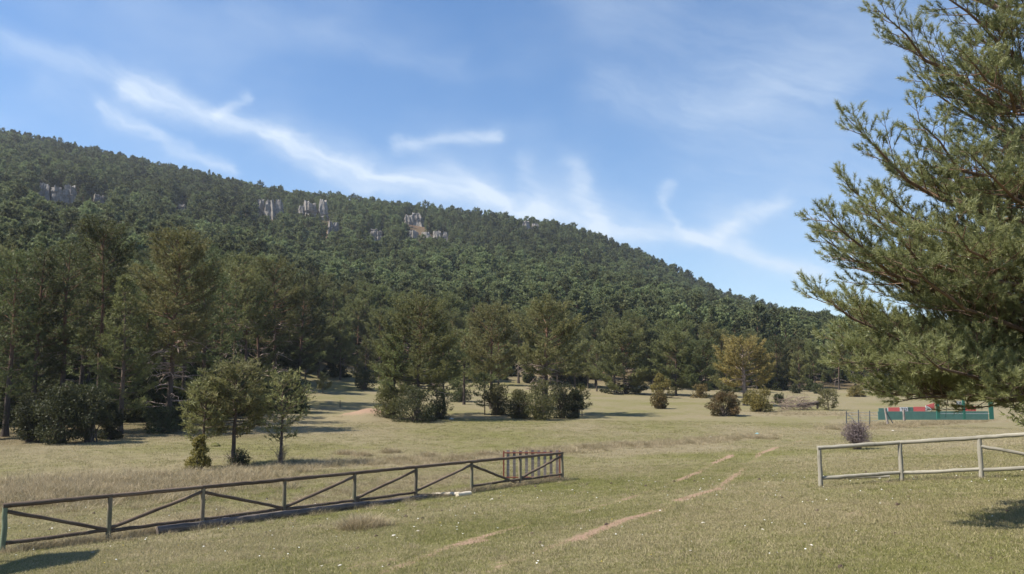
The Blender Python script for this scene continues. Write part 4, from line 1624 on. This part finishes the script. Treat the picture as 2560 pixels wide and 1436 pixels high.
gbox('frame_post', (gx1 - gw, gy - .02, gz0), (gx1 - gw + .06, gy + .03, gz0 + 1.06), 'rust')
gbox('frame_post', (gx1 - .05, gy - .02, gz0), (gx1, gy + .03, gz0 + 1.06), 'rust')
gbox('frame_rail', (gx1 - gw + .061, gy - .022, gz0 + .96), (gx1 - .051, gy + .012, gz0 + 1.0), 'rust')
gbox('frame_rail', (gx1 - gw + .061, gy - .022, gz0 + .03), (gx1 - .051, gy + .012, gz0 + .07), 'rust')
rng = np.random.default_rng(12)
for k in range(9):
    x = gx1 - gw + .20 + k * .237
    gbox('slat', (x - .055, gy + .014, gz0 - .02 + rng.uniform(-.02, .02)), (x + .055, gy + .036, gz0 + 1.07 + rng.uniform(-.02, .02)), 'wood_slat')
for h in (.2, .85):
    gbox('hinge', (gx1 - .02, gy - .05, gz0 + h), (gx1 + .06, gy - .021, gz0 + h + .05), 'rust')

# ------------------------------------------------------------------ green enclosure beyond the rail fence
M['green_sheet'] = plain_mat('green_sheet', (0.10, 0.215, 0.18), .6, 0, .25, 3)
M['green_steel'] = plain_mat('green_steel', (0.03, 0.16, 0.115), .45, 0, .15, 5)
M['banner_red'] = plain_mat('banner_red', (0.74, 0.15, 0.14), .6, 0, .15, 2)
M['banner_white'] = plain_mat('banner_white', (0.78, 0.78, 0.78), .6, 0, .06, 2)
M['ink'] = plain_mat('ink', (0.03, 0.05, 0.05), .6, 0, .1, 3)
M['wire'] = plain_mat('wire', (0.30, 0.36, 0.38), .5, .4, .1, 3)
M['steel'] = plain_mat('steel', (0.10, 0.115, 0.125), .5, .4, .15, 5)
YE = 64.0


def at_y(px, py, Y):
    d = ray_np(px, py)
    q = d * (Y / d[1])
    return np.array([q[0], Y, q[2] + EYE])


E0 = at_y(2196, 1046, YE)
en = thing('banner_board', 'low green hoarding with red and white banners beyond the track', 'hoarding', E0)


def ebox(parent, org, name, px0, py0, px1, py1, Y, th, mat, slant=0.0):
    a = at_y(px0, py1, Y)
    b = at_y(px1, py0, Y)
    mb = MB()
    mb.box(np.array([a[0], Y, a[2]]) - org, np.array([b[0], Y + th, b[2]]) - org)
    return add_obj(name, mb.mesh(name, M[mat]), parent)


for k, (x0, x1) in enumerate([(2196, 2223), (2224, 2249), (2250, 2283), (2284, 2312), (2313, 2352), (2353, 2409), (2410, 2470)]):
    ebox(en, E0, 'panel', x0, 1029, x1, 1050, YE, .05, 'green_sheet')
for (x0, x1, y0, y1, m) in [(2197, 2218, 1021, 1028.8, 'green_sheet'), (2218.5, 2220.5, 1020, 1029, 'banner_white'), (2221, 2249, 1019, 1028.8, 'banner_red'), (2250, 2270, 1018.5, 1028.8, 'banner_white'), (2271, 2283, 1018.5, 1028.8, 'green_sheet'), (2284, 2313, 1017.5, 1028.8, 'banner_red'),
                            (2410, 2440, 1016, 1028.6, 'banner_red')]:
    ebox(en, E0, 'banner', x0, y0, x1, y1, YE, .04, m)
# folded banner: white with a red corner
a_, b_, c_, d_ = at_y(2314, 1028.6, YE), at_y(2336, 1025, YE), at_y(2336, 1008, YE), at_y(2314, 1014, YE)
for nm, tri, mt in (('banner', (a_, b_, d_), 'banner_white'), ('banner', (b_ + [0.001, 0, .01], c_, d_ + [0.01, 0, .01]), 'banner_red')):
    T = np.array(tri) - E0
    T = np.vstack([T, T + np.array([0, .03, 0])])
    me = mesh_np(nm, T, [[[0, 1, 2], [5, 4, 3]], [[0, 3, 4, 1], [1, 4, 5, 2], [2, 5, 3, 0]]], M[mt])
    add_obj(nm, me, en)
tx = bpy.data.curves.new('lettering', 'FONT')
tx.body = 'TOT'
tx.size = .34
tx.extrude = .004
tx.materials.append(M['ink'])
_t = bpy.data.objects.new('lettering_source', tx)
to = bpy.data.objects.new('lettering', bpy.data.meshes.new_from_object(_t))
bpy.data.objects.remove(_t)
COL.objects.link(to)
to.parent = en
q = at_y(2252.5, 1027.5, YE) - E0
to.location = (q[0], -.012, q[2])
to.rotation_euler = (math.pi / 2, 0, 0)
sg = thing('sign_board', 'small white notice with dark marks on the green wire fence', 'sign', at_y(2391, 1013, YE - 1.5))
so = np.array(sg.location)
ebox(sg, so, 'board', 2391, 1003, 2404, 1013, YE - 1.5, .02, 'banner_white')
ebox(sg, so, 'mark', 2401, 1004.5, 2402.5, 1008, YE - 1.52, .015, 'ink')
ebox(sg, so, 'mark', 2398.5, 1006, 2400, 1009, YE - 1.52, .015, 'ink')
wf = thing('wire_fence', 'green steel post fence with taut wires before the banner hoarding', 'fence', at_y(2345, 1046, YE - 1.6))
wo = np.array(wf.location)
for (x0, x1, y0, y1) in [(2343, 2348, 1000, 1047), (2409, 2412, 1000, 1048), (2475, 2482, 999, 1049)]:
    ebox(wf, wo, 'post', x0, y0, x1, y1, YE - 1.6, .10, 'green_steel')
for yy in (1003, 1012, 1022, 1028, 1034, 1040):
    for x0, x1 in ((2348.2, 2408.8), (2412.2, 2474.8)):
        ebox(wf, wo, 'wire', x0, yy, x1, yy + .55, YE - 1.58, .02, 'green_steel' if yy != 1034 else 'banner_white')
sf = thing('wire_fence', 'thin dark stakes of a slack wire fence behind the thorn bush', 'fence', hit(2117, 1068))
sp_ = hit(2117, 1068)
YS = float(sp_[1])
for (x0, y0, y1) in [(2116, 1028, 1069), (2146, 1025, 1058), (2174, 1027, 1056)]:
    a = at_y(x0, y1, YS)
    b = at_y(x0, y0, YS)
    rod('stake', a - up * .3, b, .045, .04, sf, 'steel', int(x0), 6)
rod('brace', at_y(2118, 1034, YS), at_y(2142, 1060, YS), .025, .025, sf, 'wire', 8, 5)
for yy in (1033, 1040, 1047, 1054):
    for (x0, x1, dy0, dy1) in ((2116, 2146, 0, -2), (2146, 2174, -2, -1), (2174, 2196, -1, -2)):
        rod('wire', at_y(x0, yy + dy0, YS), at_y(x1, yy + dy1, YS), .012, .012, sf, 'wire', 9, 4)
wp = thing('wooden_stake', 'leaning wooden stake with a thin prop before the green hoarding', 'stake', at_y(2218, 1060, YE - 4))
rod('stake', at_y(2219, 1060, YE - 4), at_y(2212, 1021, YE - 4), .08, .07, wp, 'wood_slat', 21, 8)
rod('prop', at_y(2232, 1058, YE - 4), at_y(2216, 1031, YE - 4), .035, .035, wp, 'steel', 22, 6)
wp2 = thing('wooden_stake', 'upright pale stake before the lettered white banner', 'stake', at_y(2260, 1052, YE - 3))
rod('stake', at_y(2260, 1052, YE - 3), at_y(2259, 1024, YE - 3), .08, .075, wp2, 'wood_slat', 23, 8)
rod('prop', at_y(2263, 1051, YE - 3), at_y(2261, 1028, YE - 3), .04, .035, wp2, 'wood_grey', 24, 8)

# ------------------------------------------------------------------ thorn bush, fallen brush, bare stems
def twig_bush(name, label, P, rx, h, n, seed, mat, leafmat=None, cat='bush', leaves=0, rad=.008):
    rng = np.random.default_rng(seed)
    e = thing(name, label, cat, P)
    mb = MB()
    C = []
    for i in range(n):
        a = rng.uniform(0, 6.28)
        t = rng.uniform(0, 1) ** .6
        zf = rng.uniform(.35, 1.0)
        tip = np.array([math.cos(a) * rx * t * math.sqrt(max(.05, 1 - (max(0, zf - .45) / .56) ** 2)), math.sin(a) * rx * t * math.sqrt(max(.05, 1 - (max(0, zf - .45) / .56) ** 2)), h * zf])
        b = np.array([rng.normal() * .08 * rx, rng.normal() * .08 * rx, -.05])
        s = np.linspace(0, 1, 5)
        Pp = b + (tip - b) * s[:, None]
        Pp[:, 2] += .12 * h * np.sin(s * 3.14)
        Pp += rng.normal(size=Pp.shape) * .03 * h
        mb.tube(Pp, rad * (1.6 - 1.2 * s), 3, cap=False)
        for q in range(6):
            f = rng.uniform(.35, 1)
            p0 = np.array([np.interp(f, s, Pp[:, c]) for c in range(3)])
            p1 = p0 + rng.normal(size=3) * .13 * h + np.array([0, 0, .04 * h])
            mb.tube(np.array([p0, p1]), [rad * .6, rad * .35], 3, cap=False)
            C.append(p0 + (p1 - p0) * rng.uniform(.2, 1.1, (leaves, 1)) + rng.normal(size=(leaves, 3)) * .03)
    add_obj('branches', mb.mesh('branches', M[mat]), e, kind='stuff')
    if leafmat:
        C = np.vstack(C)
        V = leafy(rng, C, .05)
        add_obj('foliage', mesh_np('foliage', V, [np.arange(len(V)).reshape(-1, 3)], M[leafmat], {'tint': np.repeat(rng.uniform(0, 1, len(C)), 3)}), e, kind='stuff')
    return e


M['twig'] = plain_mat('twig', (0.16, 0.125, 0.12), .9, 0, .25, 9)
M['twig_brown'] = plain_mat('twig_brown', (0.22, 0.165, 0.13), .9, 0, .3, 5)
P = hit(2143, 1124)
twig_bush('thorn_bush', 'mauve-grey leafless thorn bush behind the grey rail fence', P, .95, 1.45, 150, 31, 'twig', 'thorn', leaves=7, rad=.007)
P = hit(701, 1163)
twig_bush('dead_shrub', 'bare upcurving stems around the foot of the thin young pine', P, .55, 1.25, 14, 32, 'twig_brown', rad=.012)
P = hit(588, 1164)
twig_bush('dead_shrub', 'dead twiggy shrub around the foot of the tallest young pine', P, .75, .75, 40, 33, 'twig_brown', rad=.010)


def brush(P0, P1, label, seed, n=90):
    rng = np.random.default_rng(seed)
    e = thing('brush_pile', label, 'brush pile', P0)
    ax = P1 - P0
    L = np.linalg.norm(ax)
    ax = ax / L
    mb = MB()
    for i in range(n):
        t = rng.uniform(0, .75)
        hgt = 1.5 * math.sin(math.pi * min(1, t * .9 + .18))
        b = P0 + ax * L * t + rng.normal(size=3) * np.array([.3, .8, 0]) + np.array([0, 0, rng.uniform(0, hgt)])
        d = rng.normal(size=3) * np.array([1.2, .8, .35])
        d = d / np.linalg.norm(d) * rng.uniform(.6, 1.9)
        s = np.linspace(0, 1, 4)
        Q = b - P0 + d * s[:, None] + rng.normal(size=(4, 3)) * .08
        Q[:, 2] = np.maximum(Q[:, 2], .02)
        mb.tube(Q, .03 * (1.2 - s), 4, cap=False)
        for q in range(4):
            p = Q[rng.integers(1, 4)]
            mb.tube(np.array([p, p + rng.normal(size=3) * .35]), [.012, .006], 3, cap=False)
    add_obj('branches', mb.mesh('branches', M['twig_brown']), e, kind='stuff')
    rod('trunk', P0 + ax * L * .45 + up * .55, P1 + up * .75, .16, .24, e, 'wood_log', 5, 10)
    rod('stump', P1 + up * .45 - ax * .1, P1 + up * 1.25 + ax * .35, .26, .17, e, 'wood_log', 6, 10)
    rod('stump', P1 + up * .1 - ax * .3, P1 + up * .6 - ax * .1, .12, .17, e, 'wood_log', 7, 10)


brush(hit(1948, 1026), hit(2048, 1024), 'heap of fallen grey branches with an uprooted trunk in the meadow', 61)

# ------------------------------------------------------------------ unseen gabled board, added outside the view to cast a shadow on the grass
T0 = hit(196, 1404)
hx = float(S.x / S.z)
sh_h = 3.7
bx_, by_ = T0[0] + S.x / S.z * (sh_h - .15), T0[1] + S.y / S.z * sh_h
NB = gp(bx_, by_)
nb = thing('unseen_shadow_board', 'unseen gabled wooden board added to cast a pointed shadow on the grass', 'shadow caster', NB)
zt = T0[2] + sh_h - NB[2]
for sy in (-.95, .95):
    q = gp(bx_, by_ + sy)
    rod('post', q - up * .3, np.array([q[0], q[1], NB[2] + zt - .55]), .07, .065, nb, 'wood_post', 71)
mb = MB()
prof_ = np.array([(-1.75, zt - 2.4), (1.75, zt - 2.4), (1.75, zt - .9), (0, zt), (-1.75, zt - .9)])
Vn = np.vstack([np.column_stack([np.full(5, -.02), prof_]), np.column_stack([np.full(5, .03), prof_])])
me = mesh_np('panel', Vn, [[[0, 1, 2, 3, 4], [9, 8, 7, 6, 5]], [[0, 5, 6, 1], [1, 6, 7, 2], [2, 7, 8, 3], [3, 8, 9, 4], [4, 9, 5, 0]]], M['wood_grey'])
add_obj('panel', me, nb, loc=(.08, 0, 0))

# ------------------------------------------------------------------ grass, straw, flowers
def blades(rng, n, spread, h, w, lean=.5):
    C = np.column_stack([rng.normal(size=n) * spread, rng.normal(size=n) * spread, np.zeros(n)])
    D = rng.normal(size=(n, 3)) * lean
    D[:, 2] = 1
    D[:, :2] += C[:, :2] / (spread + 1e-6) * lean * .5
    D /= np.linalg.norm(D, axis=1)[:, None]
    L = h * rng.uniform(.5, 1.3, (n, 1))
    a = rng.uniform(0, 6.28, n)
    Sd = np.column_stack([np.cos(a), np.sin(a), np.zeros(n)]) * w / 2
    mid = C + D * L * .55
    tip = C + D * L + np.column_stack([D[:, 0] * .5, D[:, 1] * .5, -.25 * np.abs(D[:, 0]) - .1]) * L * .55
    V = np.stack([C - Sd, C + Sd, mid + Sd * .7, mid - Sd * .7, tip], 1).reshape(-1, 3)
    i = np.arange(n)[:, None] * 5
    Q = i + np.array([[0, 1, 2, 3]])
    T = i + np.array([[3, 2, 4]])
    t = np.repeat(rng.uniform(0, 1, n), 5)
    return V, Q, T, t


def tuft_mesh(name, seed, n, spread, h, w, mat, lean=.5):
    rng = np.random.default_rng(seed)
    V, Q, T, t = blades(rng, n, spread, h, w, lean)
    return mesh_np(name, V, [Q, T], M[mat], {'tint': t})


TURF = [tuft_mesh('turf_tuft', 800 + i, 26, .075, .034, .0055, 'grass', .9) for i in range(5)]
STRAW = [tuft_mesh('straw_tuft', 820 + i, 60, .085, .20, .006, 'straw', .55) for i in range(5)]


def wedge(rng, n, ra, rb, margin=.06):
    """random ground points in the view, even per area"""
    r = np.sqrt(rng.uniform(ra ** 2, rb ** 2, n))
    th = rng.uniform(-.60 - margin, .60 + margin, n)
    return r * np.sin(th), r * np.cos(th)


rng = np.random.default_rng(88)
XS, YS_ = [], []
SCL = []
for n, ra, rb, sc in ((17000, 5.2, 11, 1.0), (30000, 11, 20, 1.25), (30000, 20, 38, 1.7), (16000, 38, 75, 2.6)):
    x, y = wedge(rng, n, ra, rb)
    XS.append(x)
    YS_.append(y)
    SCL.append(np.full(n, sc))
X = np.concatenate(XS)
Y = np.concatenate(YS_)
sc = np.concatenate(SCL)
dr = dry_field(X, Y)
so_ = soil_field(X, Y)
ok = (so_ + rng.normal(size=len(X)) * .12) < .5
X, Y, sc, dr = X[ok], Y[ok], sc[ok], dr[ok]
n = len(X)
tone = np.clip(sstep(dr + rng.normal(size=n) * .22, .12, .88), 0, 1)
sz = sc * rng.uniform(.7, 1.3, n)
hz_ = sz * (.65 + .9 * fbm(X, Y, 1.3, 3, 66))
scatter('grass', np.column_stack([X, Y, ground(X, Y) - .004]), np.column_stack([np.zeros(n), np.zeros(n), rng.uniform(0, 6.28, n)]), np.column_stack([sz, sz, hz_]), rng.integers(0, 5, n), TURF,
        'stuff', 'short olive and straw coloured grazed turf', 'grass', {'tone': tone})

# tall dry tufts along the hollow and the fence
PX, PY, PS = [], [], []


def band(pts, w, n, s0, s1):
    pts = np.array([p[:2] for p in pts])
    seg = np.linalg.norm(np.diff(pts, axis=0), axis=1)
    cum = np.concatenate([[0], np.cumsum(seg)])
    t = rng.uniform(0, cum[-1], n)
    PX.append(np.interp(t, cum, pts[:, 0]) + rng.normal(size=n) * w)
    PY.append(np.interp(t, cum, pts[:, 1]) + rng.normal(size=n) * w)
    PS.append(rng.uniform(s0, s1, n))


band(DRYBANDS[0][0], 2.0, 1900, .8, 2.3)
band(DRYBANDS[1][0], 1.0, 1100, .7, 1.7)
band(DRYBANDS[2][0], 1.6, 700, .5, 1.1)
band(DRYBANDS[5][0], 1.0, 500, .8, 1.8)
band(DRYBANDS[4][0], 2.4, 500, .6, 1.2)
band(FP, .20, 900, .5, 1.3)
band([hit(2080, 1075), hit(2120, 1068), hit(2210, 1062)], .8, 160, 1.0, 2.2)
band(GP, .25, 60, .4, .7)
band([hit(902, 1322), hit(908, 1321)], .16, 70, 1.0, 1.9)
for hx_, hy_ in ((860, 1136), (905, 1140), (975, 1132), (1075, 1142), (1005, 1150), (1140, 1148), (1210, 1138), (1330, 1132), (130, 1215), (250, 1228), (60, 1240), (380, 1212), (190, 1240), (320, 1236), (450, 1214), (1470, 1120), (1560, 1112), (2210, 1064), (2290, 1058), (2360, 1056)):
    band([hit(hx_ - 3, hy_), hit(hx_ + 3, hy_)], .22, 22, .9, 2.0)
band([hit(1890, 1097), hit(1893, 1096)], .18, 14, 1.2, 2.0)
band([hit(1928, 1098), hit(1931, 1098)], .18, 12, 1.0, 1.6)
band([np.array([BANK[0] - 1.5, BANK[1], 0]), np.array([BANK[0] + 1.8, BANK[1] - .4, 0])], .8, 60, .6, 1.3)
x, y = wedge(rng, 1800, 7, 45)
PX.append(x)
PY.append(y)
PS.append(rng.uniform(.25, .7, 1800) * (fbm(x, y, 4, 3, 3) > .45))
X = np.concatenate(PX)
Y = np.concatenate(PY)
sz = np.concatenate(PS)
ok = (sz > .1) & (soil_field(X, Y) < .45) & ((fbm(X, Y, 1.5, 3, 9) > .44) | (sz > 1.0))
X, Y, sz = X[ok], Y[ok], sz[ok]
n = len(X)
scatter('dry_grass', np.column_stack([X, Y, ground(X, Y) - .01]), np.column_stack([rng.normal(size=n) * .12, rng.normal(size=n) * .12, rng.uniform(0, 6.28, n)]), np.column_stack([sz * 1.2, sz * 1.2, sz]), rng.integers(0, 5, n), STRAW,
        'stuff', 'tall straw coloured dry grass tufts along the hollow and the fences', 'dry grass', {'tone': np.clip(rng.normal(.65, .3, n), 0, 1)})

M['petal'] = plain_mat('petal', (0.80, 0.80, 0.74), .7, 0, .05, 3)
M['petal_yellow'] = plain_mat('petal_yellow', (0.75, 0.58, 0.04), .7, 0, .1, 3)
M['cone'] = plain_mat('cone', (0.07, 0.045, 0.035), .9, 0, .3, 40)
M['chip'] = plain_mat('chip', (0.58, 0.54, 0.47), .9, 0, .15, 20)


def blob(mat, r, flat, seed, spikes=0):
    g_ = np.random.default_rng(seed)
    a = np.linspace(0, 6.283, 8, endpoint=False)
    V = [[0, 0, r * flat * 1.2]]
    for z, q in ((.8, .6), (.3, 1.0), (-.1, .8)):
        for t in a:
            rr = r * q * (1 + g_.normal() * .18)
            V.append([math.cos(t) * rr, math.sin(t) * rr, r * flat * z])
    Tt, Qq = [], []
    for j in range(8):
        k = (j + 1) % 8
        Tt.append([0, 1 + j, 1 + k])
        for l in (0, 1):
            o_ = 1 + l * 8
            Qq.append([o_ + j, o_ + 8 + j, o_ + 8 + k, o_ + k])
    return mesh_np('bit', V, [Tt, Qq], M[mat])


BITS = [blob('petal', .014, .5, 1), blob('petal_yellow', .011, .5, 2), blob('cone', .035, .9, 3), blob('chip', .035, .5, 4), blob('cone', .028, .8, 5)]
x, y = wedge(rng, 420, 6, 30)
kx = rng.choice(5, 420, p=[.58, .14, .10, .08, .10])
kx = np.where((kx == 1) & (x > 3), 0, kx)
sc_ = rng.uniform(.5, 1.05, 420) * (1 + .02 * np.hypot(x, y))
lift_ = np.where(kx < 2, .035, .008)
scatter('litter', np.column_stack([x, y, ground(x, y) + lift_]), np.column_stack([rng.normal(size=420) * .2, rng.normal(size=420) * .2, rng.uniform(0, 6.28, 420)]), np.column_stack([sc_] * 3), kx, BITS,
        'stuff', 'scattered daisies, wood chips and pine cones in the turf', 'litter')


# ------------------------------------------------------------------ a scrap of plastic and pale stones lying in the meadow
M['plastic'] = plain_mat('plastic', (0.22, 0.50, 0.56), .4, 0, .2, 12)
for nm, lb, ct, px, py, r_, mt, sd in (('plastic_scrap', 'crumpled turquoise plastic scrap beyond the track', 'scrap', 1893, 1086, .16, 'plastic', 61),
                                       ('stone', 'single white stone in the meadow beyond the track', 'stone', 1777, 1094, .13, 'chip', 62),
                                       ('stone', 'pale stone lying between the two pine clumps', 'stone', 1128, 1049, .22, 'chip', 63),
                                       ('stone', 'mossy yellowish stone behind the young pine trio', 'stone', 538, 1116, .34, 'juniper_gold', 64),
                                       ('stone', 'pale stone in the turf behind the grey rail fence', 'stone', 2233, 1078, .10, 'chip', 65)):
    o_ = add_obj(nm, blob(mt, r_, .55, sd), None, hit(px, py) + np.array([0, 0, .01]), None, lb, ct)


# ------------------------------------------------------------------ thin air haze over the valley
def make_haze():
    m, g = new_mat('haze')
    v = g.n('ShaderNodeVolumePrincipled')
    v.inputs['Color'].default_value = (0.80, 0.88, 1.0, 1)
    v.inputs['Density'].default_value = HAZE
    v.inputs['Anisotropy'].default_value = 0.25
    o = g.n('ShaderNodeOutputMaterial')
    g.t.links.new(v.outputs[0], o.inputs['Volume'])
    mb = MB()
    mb.box((-2300, -2300, -260), (2300, 2300, 420))
    add_obj('haze', mb.mesh('haze', m), kind='stuff', label='thin bluish air haze over the whole valley', cat='haze')


HAZE = 0.00016
make_haze()
